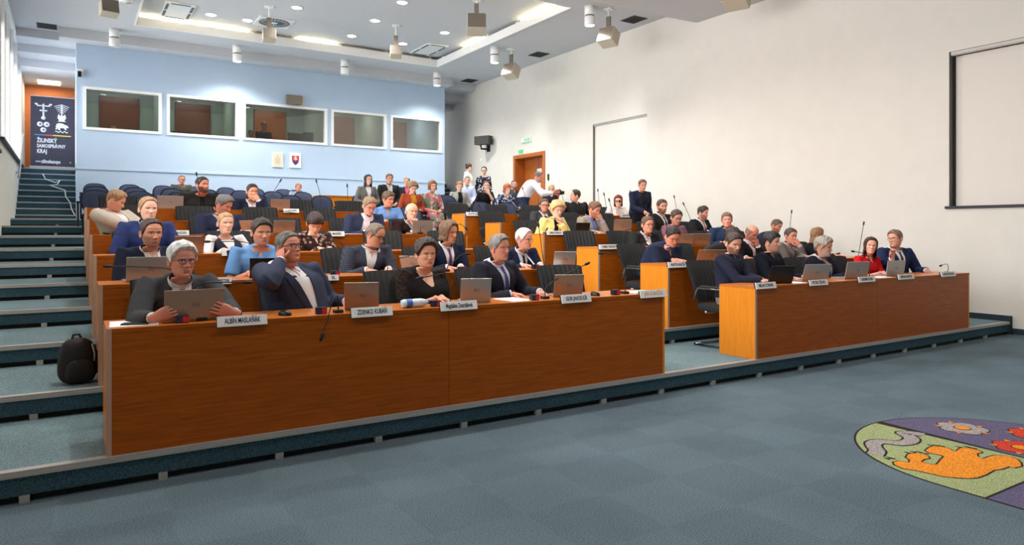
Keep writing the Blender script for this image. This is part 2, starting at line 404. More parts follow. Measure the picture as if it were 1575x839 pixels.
c.box(XL - .3, XR + .4, -7.2, 10.58, ZN, ZN + .15)
struct('ceiling', c, 'ceiling_white', label='pale grey ceiling around the recessed tray')
struct('ceiling', MB().box(TX0 - .3, TX1 + .3, TY0 - .3, TY1 + .3, ZT, ZT + .1).box(TX0 - .3, TX0 - .25, TY0 - .3, TY1 + .3, ZC + .15, ZT).box(TX1 + .25, TX1 + .3, TY0 - .3, TY1 + .3, ZC + .15, ZT)
       .box(TX0 - .25, TX1 + .25, TY1 + .25, TY1 + .3, ZC + .15, ZT).box(TX0 - .25, TX1 + .25, TY0 - .3, TY0 - .25, ZC + .15, ZT), 'ceiling_white', label='recessed ceiling tray with downlights')
struct('trim_2', MB().box(TX0 - .02, TX0 + .015, TY0 - .02, TY1 + .02, ZC - .012, ZC + .2).box(TX1 - .015, TX1 + .02, TY0 - .02, TY1 + .02, ZC - .012, ZC + .2)
       .box(TX0 + .015, TX1 - .015, TY1 - .015, TY1 + .02, ZC - .012, ZC + .2).box(TX0 + .015, TX1 - .015, TY0 - .02, TY0 + .015, ZC - .012, ZC + .2), 'ceiling_lip', label='white lip around the recessed ceiling tray')
struct('beam', MB().box(XB0 - .35, XB1 + .05, 19.72, YB + .14, ZC - .235, ZC), 'ceiling_white', label='soffit beam above the blue wall')
# ================================================================ ceiling fixtures and things on the walls
mat('lamp_glow', (255, 252, 245), .5, emit=(255, 248, 235), es=18)
mat('tube_glow', (255, 244, 205), .5, emit=(255, 232, 170), es=16)
mat('tube_off', (214, 198, 190), .5)
mat('added_light_panel', (255, 244, 224), .5, emit=(255, 226, 190), es=2)
t = thing('added_corridor_light', 'added square warm light hidden over the stair landing', 'ceiling light', (-.45, 23.9, 5.72)); MB().cbox(-.27, .27, -.27, .27, -.035, 0, .006).build('panel', 'added_light_panel', t)  # fixture added behind the soffit to go with the extra corridor lamp
mat('fixture_white', (240, 240, 240), .45)
mat('speaker_beige', (124, 115, 102), .7, var=.05, scale=200)
mat('speaker_side', (196, 186, 168), .7)
mat('cassette_white', (226, 228, 228), .5)
mat('cassette_slot', (70, 92, 96), .6)
def text_mesh(body, size, bold=0.0, align='CENTER', ext=.0006):
    cu = bpy.data.curves.new('lettering', 'FONT'); cu.body = body; cu.size = size; cu.align_x = align; cu.align_y = 'CENTER'; cu.extrude = ext; cu.offset = bold; cu.resolution_u = 2
    o = bpy.data.objects.new('lettering', cu); C.objects.link(o)
    bpy.context.view_layer.update()
    me = bpy.data.meshes.new_from_object(o.evaluated_get(bpy.context.evaluated_depsgraph_get()))
    bpy.data.objects.remove(o); bpy.data.curves.remove(cu)
    return me
# downlights in the tray
DL = [(1.55, 17.0), (2.86, 17.78), (3.69, 17.78), (4.43, 16.17), (6.29, 17.75), (6.31, 16.15), (6.32, 14.54), (7.73, 17.74), (8.21, 16.17), (8.21, 14.55)]
DLN = ['beside the first square air unit', 'between the first air unit and the round diffuser', 'just short of the round diffuser', 'beside the pole of the speaker under the diffuser', 'over the third lit cove tube', 'ahead of the middle hanging speaker', 'at the very top edge above the middle speaker', 'behind the middle hanging speaker', 'between the middle and the front tray speaker', 'below the front tray speaker']
for i, (x, y) in enumerate(DL):
    t = thing('downlight', 'round ceiling downlight ' + DLN[i], 'ceiling light', (x, y, ZT - .0005), 0, 'downlights in the ceiling tray')
    MB().lathe([(.125, 0), (.135, -.008), (.11, -.014), (.105, 0)], 24).build('rim', 'fixture_white', t)
    MB().lathe([(.104, -.012), (.104, -.004)], 24).build('lamp', 'lamp_glow', t)
    lamp_spot('downlight_lamp', (x, y, ZT - .05), 160, 140, .9, (1, .96, .9), None, .1)
# downlights added out of view to lift the faces and desk fronts
for i, (x, y) in enumerate([(x, y) for y in (2.6, 5.6, 8.6) for x in (1.4, 4.6, 7.8)]):
    t = thing('downlight', 'added unseen downlight of the lower ceiling ' + ['over the open floor', 'over the second row', 'over the fourth row'][i // 3] + [', window side', ', middle', ', right wall side'][i % 3], 'ceiling light', (x, y, ZN - .0005), 0, 'added downlights of the front ceiling')
    MB().lathe([(.125, 0), (.135, -.008), (.11, -.014), (.105, 0)], 24).build('rim', 'fixture_white', t)
    MB().lathe([(.104, -.012), (.104, -.004)], 24).build('lamp', 'lamp_glow', t)
    lamp_spot('downlight_lamp', (x, y, ZN - .05), ((115, 260, 200)[i // 3] * (.45 if i % 3 == 2 and i < 6 else 1)), 150, .6, (1, .95, .89), None, .12)
# fluorescent tubes behind the lip of the tray
def tube_light(x0, y0, x1, y1, lit, where):
    t = thing('cove_tube', ('glowing' if lit else 'unlit') + ' fluorescent tube in the ceiling cove, ' + where, 'ceiling light', (0, 0, 0), 0, 'fluorescent tubes around the ceiling tray')
    d = Vector((x1 - x0, y1 - y0, 0)).normalized() * .04; a = Vector((x0, y0, ZC + .235)); b = Vector((x1, y1, ZC + .235))
    MB().tube([a + d, b - d], .03, 10).build('tube', 'tube_glow' if lit else 'tube_off', t)
    for p in (a, b): MB().box(p.x - .03, p.x + .03, p.y - .03, p.y + .03, ZC + .17, ZC + .27).build('socket', 'fixture_white', t)
    if lit:
        L = (b - a).length; q = area('cove_lamp', (a + b) / 2 + Vector((0, 0, .04)), (PI, 0, math.atan2(y1 - y0, x1 - x0)), L * .9, .1, 26 * L, (1, .9, .68))
ye = TY1 + .1
for i, (xa, xb, lit, w) in enumerate([(1.4, 2.6, 1, 'first along the booth side'), (2.65, 3.9, 1, 'second along the booth side'), (4.0, 5.0, 0, 'below the round diffuser'), (5.1, 6.2, 1, 'third lit one along the booth side'),
                                      (6.3, 7.6, 0, 'below the middle ceiling speaker'), (7.65, 9.0, 0, 'last one along the booth side')]):
    tube_light(xa, ye, xb, ye, lit, w)
xe = TX1 + .1
for i, (ya, yb, lit, w) in enumerate([(17.2, 18.4, 0, 'nearest the booth on the right wall side'), (15.9, 17.1, 1, 'beside the square air unit'), (14.4, 15.8, 0, 'halfway along the right wall side'), (12.2, 14.2, 1, 'at the front corner of the right wall side')]):
    tube_light(xe, ya, xe, yb, lit, w)
for i, (ya, yb, lit, w) in enumerate([(17.2, 18.4, 0, 'at the rear of the window side'), (15.6, 17.1, 1, 'along the window side of the tray')]):
    tube_light(TX0 - .1, ya, TX0 - .1, yb, lit, w)
# white cylinder spots under the flat ceiling
for i, (x, y, lit, lab) in enumerate([(.946, 19.3, 0, 'unlit white cylinder spot at the stair end of the blue wall'), (3.74, 19.3, 1, 'lit white cylinder spot above the second booth window'), (6.63, 19.3, 0, 'unlit white cylinder spot above the fourth booth window'),
                                     (9.505, 19.25, 1, 'lit white cylinder spot at the passage end of the blue wall'), (9.5, 15.82, 1, 'lit white cylinder spot beside the rear wall speaker'), (9.5, 11.84, 1, 'lit white cylinder spot beside the front wall speaker'), (.95, 15.5, 0, 'white cylinder spot by the window side of the tray')]):
    t = thing('cylinder_spot', lab, 'ceiling light', (x, y, ZC), 0, 'white cylinder spots under the ceiling')
    MB().lathe([(.115, 0), (.115, -.19), (.10, -.195)], 24).build('housing', 'fixture_white', t)
    MB().lathe([(.1, -.19), (.1, -.225)], 24).build('gap_ring', 'vent_dark', t)
    MB().lathe([(.112, -.22), (.116, -.225), (.116, -.40), (.11, -.42), (.098, -.40)], 24).build('shade', 'fixture_white', t)
    MB().lathe([(.1, -.405), (.095, -.395)], 20).build('bulb', 'lamp_glow' if lit else 'cassette_white', t)
    if lit: lamp_spot('cylinder_spot_lamp', (x, y, ZC - .43), 280 if y > 18 else 330, 140, .9, (1, .97, .93), None, .09)
# hanging box speakers
def box_speaker(x, y, ztop, zc, yaw, pitch, lab, s=.23, drop=True):
    t = thing('ceiling_speaker', lab, 'speaker', (x, y, zc), yaw, 'box speakers hung from the ceiling')
    M = Matrix.Rotation(pitch, 4, 'X')
    MB().cbox(-s * .62, s * .62, -s * .5, s * .5, -s * .55, s * .55, .012, M=M).build('cabinet', 'speaker_side', t)
    MB().box(-s * .58, s * .58, -s * .515, -s * .5, -s * .52, s * .52, M=M).build('grille', 'speaker_beige', t)
    MB().tube([(0, 0, s * .5), (0, 0, ztop - zc - .005)], .018, 8).build('pole', 'fixture_white', t)
    MB().box(-.05, .05, -.02, .02, s * .5, s * .5 + .3).build('bracket', 'speaker_beige', t)
    MB().box(-.09, .09, -.09, .09, ztop - zc - .02, ztop - zc - .002).build('ceiling_plate', 'fixture_white', t)
box_speaker(3.876, 16.44, ZT, 5.93, R(-8), R(-18), 'beige box speaker hung on a pole below the round diffuser')
box_speaker(6.896, 16.26, ZT, 5.93, R(-20), R(-18), 'beige box speaker hung on a pole in the middle of the tray')
box_speaker(7.647, 13.516, ZT, 6.05, R(-28), R(-20), 'beige box speaker at the front edge of the tray', .34)
box_speaker(.71, 16.5, ZC, 6.03, R(10), R(-15), 'beige box speaker beside the tray on the window side', .26)
box_speaker(9.95, 15.72, ZC, 5.72, R(-70), R(-22), 'beige box speaker lit by the rear cylinder spot', .3)
box_speaker(9.95, 11.75, ZC, 5.70, R(-70), R(-22), 'beige box speaker lit by the front cylinder spot', .3)
box_speaker(10.2, 8.5, ZN, 5.72, R(-70), R(-22), 'beige box speaker under the lower front ceiling', .34)
# air handling
for x, y, lab in ((-.42, 19.83, 'dark ceiling vent above the window aisle'), (10.93, 12.02, 'dark ceiling vent nearest the front of the right wall'), (10.91, 19.75, 'dark ceiling vent by the passage beside the booth'), (10.9, 15.8, 'dark ceiling vent midway along the right wall')):
    t = thing('ceiling_vent', lab, 'vent', (x, y, ZC), 0, 'dark ceiling vents')
    MB().box(-.2, .2, -.23, -.2, -.015, 0).box(-.2, .2, .2, .23, -.015, 0).box(-.2, -.17, -.2, .2, -.015, 0).box(.17, .2, -.2, .2, -.015, 0).build('frame', 'vent_dark', t)
    MB().box(-.17, .17, -.2, .2, -.004, -.001).build('backing', 'black', t)
    for j in range(9):
        MB().box(-.17, .17, -.19 + j * .045, -.17 + j * .045, -.012, -.004).build('slat', 'vent_dark', t)
for x, y, lab in ((2.15, 17.84, 'square white air unit in the tray above the first booth window'), (8.57, 17.87, 'square white air unit in the rear corner of the tray')):
    t = thing('air_unit', lab, 'air conditioner', (x, y, ZT - .002), 0, 'square air units in the ceiling tray')
    MB().cbox(-.31, .31, -.61, .61, -.035, 0, .012).build('panel', 'cassette_white', t)
    for sx in (-1, 1):
        for y0, y1 in ((-.5, -.05), (.05, .5)): MB().box(sx * .26 - .028, sx * .26 + .028, y0, y1, -.04, -.034).build('slot', 'cassette_slot', t)
    for sy in (-1, 1): MB().box(-.2, .2, sy * .56 - .028, sy * .56 + .028, -.04, -.034).build('slot', 'cassette_slot', t)
t = thing('air_diffuser', 'square plate with a round swirl air diffuser in the ceiling tray', 'vent', (4.265, 17.59, ZT - .002))
MB().box(-.41, .41, -.41, .41, -.02, 0).build('plate', 'cassette_white', t)
MB().lathe([(.36, -.02), (.36, -.03), (.33, -.034), (.30, -.024)], 32, caps=False).build('rim', 'reveal_grey', t)
for j in range(20):
    a = 2 * PI * j / 20
    MB().box(.09, .29, -.012, .012, -.03, -.02, M=Matrix.Rotation(a, 4, 'Z')).build('vane', 'cassette_slot', t)
MB().lathe([(.08, -.02), (.08, -.032)], 20).build('hub', 'cassette_white', t)

# things on the walls
def shield(t, x, z, s, y=-.014):
    red = [(-.5, .5), (.5, .5), (.5, 0), (.42, -.3), (.25, -.5), (0, -.68), (-.25, -.5), (-.42, -.3), (-.5, 0)]
    M = Matrix.Translation((x, y, z)) @ Matrix.Rotation(R(90), 4, 'X')
    return red, M
mat('red', (196, 36, 38), .6); mat('blue_deep', (38, 60, 140), .6); mat('paper', (240, 239, 234), .8); mat('paper_cream', (224, 212, 188), .8, var=.06, scale=40); mat('ink', (32, 32, 36), .7)
t = thing('framed_emblem', 'white framed shield emblem with double cross on the blue wall', 'picture', (5.483, YB, 3.486))
MB().cbox(-.157, .157, -.03, 0, -.21, .21, .006).build('frame', 'white_frame', t)
red, M = shield(t, 0, .03, .2)
S_ = .2
MB().prism([(x * S_, z * S_ * 1.15) for x, z in red], .030, .034, M=Matrix.Translation((0, 0, .02)) @ Matrix.Rotation(R(90), 4, 'X')).build('shield', 'red', t)
MB().prism([(x * S_, z * S_ * 1.15) for x, z in [(-.42, -.28), (-.3, -.2), (-.2, -.12), (-.08, -.2), (0, -.08), (.08, -.2), (.2, -.12), (.3, -.2), (.42, -.28), (.25, -.48), (0, -.65), (-.25, -.48)]], .0345, .037, M=Matrix.Translation((0, 0, .02)) @ Matrix.Rotation(R(90), 4, 'X')).build('hills', 'blue_deep', t)
MB().box(-.012, .012, -.040, -.0345, 0, .125).box(-.042, .042, -.040, -.0345, .075, .097).box(-.056, .056, -.040, -.0345, .028, .05).build('double_cross', 'paper', t)
t = thing('framed_document', 'cream document in a thin white frame beside the shield emblem', 'picture', (4.987, YB, 3.477))
MB().cbox(-.15, .15, -.03, 0, -.207, .207, .006).build('frame', 'white_frame', t)
MB().box(-.13, .13, -.034, -.03, -.187, .187).build('sheet', 'paper_cream', t)
mat('faint_print', (176, 160, 140), .8)
for j in range(7): MB().box(-.06 - .01 * (j % 3), .06 + .01 * (j % 2), -.036, -.0345, .05 - j * .026, .058 - j * .026).build('text_line', 'faint_print', t)
MB().lathe([(.016, 0), (.016, .002)], 10, (0, -.0345, .11), M=Matrix.Rotation(R(90), 4, 'X')).build('seal', 'faint_print', t)
t = thing('sensor_box', 'small white and black sensor box at the corner of the blue wall', 'sensor', (.27, YB, 5.33))
MB().cbox(-.07, .05, -.06, 0, -.07, .12, .008).build('housing', 'fixture_white', t); MB().cbox(-.07, .01, -.1, -.06, -.08, .06, .008).build('lens', 'black_gloss', t)
t = thing('wall_loudspeaker', 'grey flat loudspeaker mounted over the middle booth window', 'speaker', (5.45, YB, 5.17))
MB().cbox(-.25, .2, -.16, -.06, -.1, .16, .012).build('cabinet', 'speaker_beige', t); MB().box(.16, .26, -.1, 0, -.12, .14).build('bracket', 'speaker_side', t)
t = thing('wall_monitor', 'dark box loudspeaker on a swivel bracket by the passage', 'speaker', (XR, 19.4, 4.24))
MB().cbox(-.42, -.2, -.28, .28, -.02, .25, .01, M=Matrix.Rotation(R(25), 4, 'Z')).build('cabinet', 'vent_dark', t)
MB().tube([(-.3, 0, -.02), (-.28, 0, -.14), (0, 0, -.14)], .03, 8).build('arm', 'black', t); MB().box(-.03, 0, -.09, .09, -.22, .06).build('wall_plate', 'black', t)
mat('sign_green', (70, 160, 110), .5, emit=(90, 190, 130), es=.5); mat('sign_pale', (226, 236, 228), .5)
t = thing('exit_sign', 'pale exit sign with green figures above the wooden door', 'sign', (XR, 17.18, 4.16))
MB().cbox(-.05, 0, -.24, .24, -.07, .07, .008).build('box', 'sign_pale', t)
for j, (a, b) in enumerate(((-.2, -.13), (-.1, -.05), (-.02, .02), (.06, .1))): MB().box(-.053, -.05, a, b, -.05, .05).build('green_mark', 'sign_green', t)
t = tag(MB().cbox(XR - .04, XR, 17.40, 17.60, 3.80, 3.90, .008).build('door_sign', 'sign_green'), 'small green sign just above the door frame', 'sign')
t = thing('door_notice', 'white paper notices taped to the wooden door', 'notice', (XR + .325, 17.05, 3.0))
MB().box(-.004, 0, -.16, .08, -.02, .32).build('sheet', 'paper', t); MB().box(-.004, 0, -.1, .1, -.26, -.04).build('sheet', 'paper', t); MB().box(-.006, -.004, -.08, 0, .1, .2).build('print', 'vent_dark', t)
t = tag(MB().cbox(XR - .03, XR, 16.05, 16.11, 2.9, 3.08, .006).build('door_reader', 'black_gloss'), 'narrow black reader beside the wooden door', 'reader')
tag(MB().cbox(XR - .02, XR, 19.85, 19.93, 3.75, 3.87, .006).build('light_switch', 'fixture_white'), 'white light switch below the swivel loudspeaker', 'switch')
# banner at the head of the left stair
mat('banner_dark', (52, 50, 66), .6); mat('banner_white', (214, 216, 224), .7); mat('banner_blue', (60, 130, 190), .6); mat('banner_red', (200, 70, 80), .6); mat('banner_yellow', (226, 206, 60), .6)
ban = thing('roll_up_banner', 'dark roll-up banner with white emblems at the top of the stair', 'banner', (-.34, 22.62, 3.145))
MB().cbox(-.52, .52, -.08, .08, 0, .07, .012).build('base', 'aluminium', ban)
MB().box(-.5, .5, -.004, .004, .06, 1.94).build('sheet', 'banner_dark', ban)
MB().cbox(-.5, .5, -.012, .012, 1.94, 1.965, .004).build('top_rail', 'aluminium', ban)
MB().tube([(0, .03, .05), (0, .03, 1.95)], .012, 6).build('pole', 'aluminium', ban)
def ban_text(body, size, x, z, bold=.004):
    me = text_mesh(body, size, bold, 'LEFT'); o = mk('lettering', me, 'banner_white', ban, (x, -.006, z)); o.rotation_euler = (R(90), 0, 0); o.scale = (.70, 1, 1)
ban_text('ŽILINSKÝ', .155, -.36, .76); ban_text('SAMOSPRÁVNY', .132, -.36, .615); ban_text('KRAJ', .15, -.36, .47)
ban_text('www.', .075, -.39, .2, .001); ban_text('zilinskazupa', .13, -.26, .2, .004); ban_text('.sk', .06, .37, .2, .001)
for j, (m, a, b) in enumerate((('banner_blue', -.41, -.2), ('banner_red', -.2, .0), ('banner_yellow', .0, .41))): MB().box(a, b, -.0065, -.004, .9, .925).build('stripe', m, ban)
def bprism(name, poly):
    return MB().prism(poly, .0045, .0065, M=Matrix.Rotation(R(90), 4, 'X')).build(name, 'banner_white', ban)
mb = MB()   # double cross with wing ends
def bb(x0, x1, z0, z1): mb.box(x0, x1, -.0068, -.0045, z0, z1)
bb(-.235, -.195, 1.38, 1.75); bb(-.3, -.13, 1.55, 1.585); bb(-.36, -.07, 1.68, 1.71)
for sx in (-1, 1):
    for j in range(3):
        q = Vector((-.215 + sx * (.13 + .02 * j), 0, 1.70)); mb.prism([(q.x, q.z), (q.x + sx * .03, q.z + .05), (q.x + sx * .012, q.z + .065), (q.x - sx * .01, q.z + .03)], .0045, .0066, M=Matrix.Rotation(R(90), 4, 'X'))
mb.lathe([(.05, 0), (.05, .002)], 14, (-.215, -.0045, 1.37), M=Matrix.Rotation(R(90), 4, 'X')); mb.build('cross_emblem', 'banner_white', ban)
mb = MB()   # tree like emblem on a mound
for j in range(5):
    w = .17 - .028 * j; z = 1.72 - j * .045
    mb.prism([(.2 - w, z - .03), (.2, z + .03), (.2 + w, z - .03), (.2 + w, z - .015), (.2, z + .05), (.2 - w, z - .015)], .0045, .0066, M=Matrix.Rotation(R(90), 4, 'X'))
mb.box(.185, .215, -.0068, -.0045, 1.4, 1.74)
mb.prism([(.1, 1.4), (.12, 1.5), (.2, 1.44), (.28, 1.5), (.3, 1.4), (.26, 1.33), (.3, 1.3), (.1, 1.3), (.14, 1.33)], .0045, .0066, M=Matrix.Rotation(R(90), 4, 'X')); mb.build('tree_emblem', 'banner_white', ban)
mb = MB()
for cx, cz in ((-.29, 1.2), (-.14, 1.2), (-.215, 1.05)):
    mb.lathe([(.068, 0), (.068, .002)], 16, (cx, -.0045, cz), M=Matrix.Rotation(R(90), 4, 'X'))
mb.build('rose_emblem', 'banner_white', ban)
for cx, cz in ((-.29, 1.2), (-.14, 1.2), (-.215, 1.05)): MB().lathe([(.022, 0), (.022, .002)], 12, (cx, -.0066, cz), M=Matrix.Rotation(R(90), 4, 'X')).build('rose_heart', 'banner_dark', ban)
bprism('bear_emblem', [(.06, 1.17), (.09, 1.24), (.15, 1.26), (.22, 1.25), (.27, 1.22), (.33, 1.2), (.36, 1.15), (.33, 1.13), (.3, 1.14), (.31, 1.08), (.27, 1.08), (.26, 1.12), (.2, 1.13), (.16, 1.12), (.17, 1.07), (.12, 1.07), (.11, 1.12), (.08, 1.08), (.05, 1.09), (.07, 1.13)])
mb = MB()
mb.grid([[(.05 + .29 * i / 24, -.0066, 1.02 + dz + .018 * math.sin(i * .8)) for i in range(25)] for dz in (-.012, .014)]); mb.build('wave_emblem', 'banner_white', ban)
# stair rail on the left wall and the white cable lying on the steps
t = thing('stair_handrail', 'grey sloping handrail on the wall beside the upper stair', 'handrail')
MB().tube([(XL + .07, 20.2, 2.75), (XL + .07, 22.4, 4.02)], (.028), 10).build('rail', 'aluminium', t)
for y in (20.5, 22.1): MB().tube([(XL, y, 2.86 + (y - 20.5) * .577), (XL + .07, y, 2.92 + (y - 20.5) * .577)], .014, 6).build('bracket', 'aluminium', t)
cb = []
for px, py, j in ((66, 268, 7), (70, 276, 6), (85, 281, 6), (92, 278, 6), (88, 284, 5), (76, 285, 5), (100, 293, 4), (101, 303, 3), (108, 312, 2), (110, 322, 1), (115, 331, 0)):
    z = 1.865 + .16 * j + .02; p = on_z(px, py, z); p.y = YS0 + .28 * j - .03 if j else YS0 - .03; q = on_y(px, py, p.y); q.z = max(q.z, z - .12); cb.append((q.x, q.y - .01, q.z))
tag(MB().tube(cb, .012, 6).build('power_cable', 'paper'), 'thin white cable trailing down the upper stair', 'cable')
# ================================================================ desks and chairs
YF = [4.66, 5.88, 7.14, 8.40, 9.62, 10.82]
DX = ((.188, 4.61), (5.87, 10.25))
DESK_H = .74
ORD = ['first', 'second', 'third', 'fourth', 'fifth', 'sixth']
BLK = ['window side of the centre aisle', 'right wall side of the centre aisle']
for k in range(6):
    for b in range(2):
        x0, x1 = DX[b]; W = x1 - x0; z = RISE * (k + 1)
        t = thing('council_desk', f'long wooden desk, {ORD[k]} row from the front, {BLK[b]}', 'desk', (x0, YF[k], z), 0, 'rows of wooden desks')
        for j in range(2):
            MB().box(W * j / 2 + (.0015 if j else .024), W * (j + 1) / 2 - (.024 if j else .0015), 0, .022, .002, DESK_H - .026).build('front_panel', 'wood_front_shaded', t)
        for j, xx in enumerate((0, W - .024)):
            MB().box(xx, xx + .024, -.002, .46, .002, DESK_H - .026).build('side_panel', 'wood_end', t)
        tp = MB().box(.002, W - .002, .002, .46, DESK_H - .026, DESK_H).build('desk_top', 'wood_top', t)
        MB().box(-.002, .026, -.0035, .0, .002, DESK_H).build('edge_strip', 'wood_edge', t)
        MB().box(0, W, -.003, .002, DESK_H - .026, DESK_H).build('front_edge', 'wood_front_shaded', t)

mat('chair_black', (25, 25, 27), .8, var=.3, scale=160, bump=.2, bscale=400)
mat('chair_navy', (58, 67, 92), .85, var=.18, scale=220, bump=.25, bscale=500)
mat('arm_black', (20, 20, 22), .5)
def conference_chair():
    t = thing('conference_chair', 'black ribbed conference chair', 'chair', (0, 0, 0), 0, 'black ribbed conference chairs')
    W = .25; nx = 72; nz = 7; rows = []
    def surf(u, v, off):
        x = (u - .5) * 2 * W * (.94 + .06 * v); z = .49 + .47 * v; rib = abs(math.sin(u * 9 * PI)) ** .6
        y = .22 + .13 * v + .05 * v * v - .05 * (1 - (2 * u - 1) ** 2) * -.6 - (.012 * rib if off == 0 else 0)
        edge = min(1, min(u, 1 - u) * 18, v * 12 + .3, (1 - v) * 9 + .25)
        return (x, y + (.045 * edge if off else .016 * (1 - edge)), z - (1 - (1 - abs(2 * u - 1) ** 6)) * .015)
    mb = MB(); fr = [[surf(i / nx, j / nz, 0) for i in range(nx + 1)] for j in range(nz + 1)]; bk = [[surf(i / 18, j / nz, 1) for i in range(18, -1, -1)] for j in range(nz + 1)]
    mb.grid(fr); mb.grid(bk)
    for r_ in (0, nz):
        n1 = len(fr[0]); s0 = [fr[r_][i * 4] for i in range(19)]; s1 = [bk[r_][18 - i] for i in range(19)]; mb.grid([s0, s1])
    for c_ in (0, -1): mb.grid([[fr[j][c_] for j in range(nz + 1)], [bk[j][-1 - c_ if c_ == 0 else 0] for j in range(nz + 1)]])
    mb.build('backrest', 'chair_black', t)
    MB().cbox(-.245, .245, -.24, .24, .40, .48, .028).build('seat', 'chair_black', t)
    for s in (-1, 1):
        MB().tube([(s * .27, .27, .52), (s * .27, .2, .66), (s * .27, -.12, .66), (s * .27, -.2, .6), (s * .27, -.22, .42)], .013, 8).build('arm_frame', 'chrome', t)
        MB().cbox(s * .27 - .025, s * .27 + .025, -.14, .16, .665, .69, .01).build('armrest', 'arm_black', t)
        MB().tube([(s * .26, -.22, .42), (s * .26, -.26, .38), (s * .26, -.27, .05), (s * .26, -.24, .014), (s * .26, .26, .014)], .013, 8).build('leg', 'chrome', t)
    MB().tube([(-.26, .26, .014), (.26, .26, .014)], .013, 8).build('floor_bar', 'chrome', t)
    MB().tube([(-.26, .1, .39), (.26, .1, .39)], .013, 8).build('seat_bar', 'chrome', t)
    return t
def theatre_chair():
    t = thing('theatre_chair', 'navy upholstered theatre chair', 'chair', (0, 0, 0), 0, 'navy theatre chairs at the back')
    def pad(w, h, cz, cy, tilt, th, nu=28, nr=5, sq=2.6):
        mb = MB(); M = Matrix.Translation((0, cy, cz)) @ Matrix.Rotation(tilt, 4, 'X'); rows = []
        for side in (-1, 1):
            for r_ in (range(0, nr + 1) if side < 0 else range(nr, -1, -1)):
                f_ = max(.02, r_ / nr); row = []
                for i in range(nu):
                    a = 2 * PI * i / nu; ca, sa = math.cos(a), math.sin(a)
                    x = w * f_ * math.copysign(abs(ca) ** (2 / sq), ca); z = h * f_ * math.copysign(abs(sa) ** (2 / sq), sa); y = side * th * (1 - f_ ** 4) ** .5 + .06 * (x / w) ** 2 * -1
                    row.append(tuple(M @ Vector((x, y, z))))
                rows.append(row)
        mb.grid(rows, closed=True); return mb
    pad(.25, .235, .645, .22, R(-10), .035).build('backrest', 'chair_navy', t)
    pad(.245, .23, .42, -.02, R(84), .045).build('seat', 'chair_navy', t)
    for s in (-1, 1):
        MB().cbox(s * .29 - .028, s * .29 + .028, -.17, .15, .60, .635, .012).build('armrest', 'arm_black', t)
        MB().box(s * .29 - .018, s * .29 + .018, .0, .08, .16, .60).build('arm_post', 'arm_black', t)
        MB().box(s * .29 - .02, s * .29 + .02, .08, .13, .50, .598).build('hinge', 'chrome', t)
        MB().tube([(s * .22, .05, .4), (s * .2, .04, .0)], .02, 8).build('leg', 'arm_black', t)
        MB().cbox(s * .2 - .03, s * .2 + .03, -.2, .24, 0, .03, .008).build('foot', 'arm_black', t)
    return t
CH0 = conference_chair(); TC0 = theatre_chair(); _used = {}
def put_chair(src, loc, rz, label):
    if src.name not in _used: _used[src.name] = 1; o = src; o.location = loc; o.rotation_euler = (0, 0, rz); o['label'] = label; return o
    return dup(src, None, loc, rz, label)
SEATX = [[DX[b][0] + .44 + .885 * i for i in range(5)] for b in range(2)]
SEATY = .72
# conference chairs: who or what each one belongs to is told by its label; offsets (dx, dy, turn)
CHAIR_AT = {}
def cchair(k, b, i, label, dx=0, dy=0, rz=0):
    o = put_chair(CH0, (SEATX[b][i] + dx, YF[k] + SEATY + dy, RISE * (k + 1)), R(rz), label)
    return o
PL = ['first', 'second', 'third', 'fourth', 'fifth']
OCC = {(0, 0): [0, 1, 2, 3], (1, 0): [0, 1, 2, 3, 4], (2, 0): [0, 1, 2], (3, 0): [0, 1, 3, 4], (4, 0): [4], (5, 0): [1, 2],
       (0, 1): [0, 1, 2, 3, 4], (1, 1): [0, 1, 2, 3, 4], (2, 1): [1, 2, 3, 4], (3, 1): [0, 1, 3, 4], (4, 1): [1], (5, 1): [3, 4]}
for (k, b), oc in OCC.items():
    for i in range(5):
        if (k, b, i) in ((4, 1, 4),): continue
        who = 'under the sitter at' if i in oc else 'standing empty at'
        dx = dy = rz = 0
        if (k, b, i) == (0, 0, 4): rz = -12; dx = -.02
        if (k, b, i) == (2, 1, 0): rz = -14
        if (k, b, i) == (4, 1, 0): rz = -8
        if (k, b, i) in ((2, 0, 3), (2, 0, 4)): rz = -5
        cchair(k, b, i, f'black ribbed chair {who} the {PL[i]} place of the {ORD[k]} row, {"window" if b == 0 else "wall"} side', dx, dy, rz)
# theatre chairs on the back levels
TH = [(19.35, 1.75, [.55 + .74 * i for i in range(7)], 'rearmost'), (17.35, 1.575, [.52 + .74 * i for i in range(7)], 'middle'), (15.45, 1.4, [.45 + .74 * i for i in range(6)] + [4.83], 'front')]
for y, z, xs, nm in TH:
    for i, x in enumerate(xs):
        put_chair(TC0, (x, y, z), R(random.uniform(-2, 2)), f'empty navy theatre chair, {nm} row below the blue wall, {["nearest the stair", "second from the stair", "third from the stair", "fourth from the stair", "fifth from the stair", "sixth from the stair", "seventh from the stair"][i]}')
# control table in the middle of the back level
t = thing('back_table', 'wooden table standing among the theatre chairs at the back', 'table', (5.0, 16.4, 1.575))
MB().cbox(0, 1.08, 0, .55, .72, .75, .004).build('table_top', 'wood_top', t); MB().box(.02, 1.06, .02, .045, .002, .72).build('front_panel', 'wood_end', t)
for x in (0.0, 1.05): MB().box(x, x + .03, .045, .53, .002, .72).build('side_panel', 'wood_end', t)
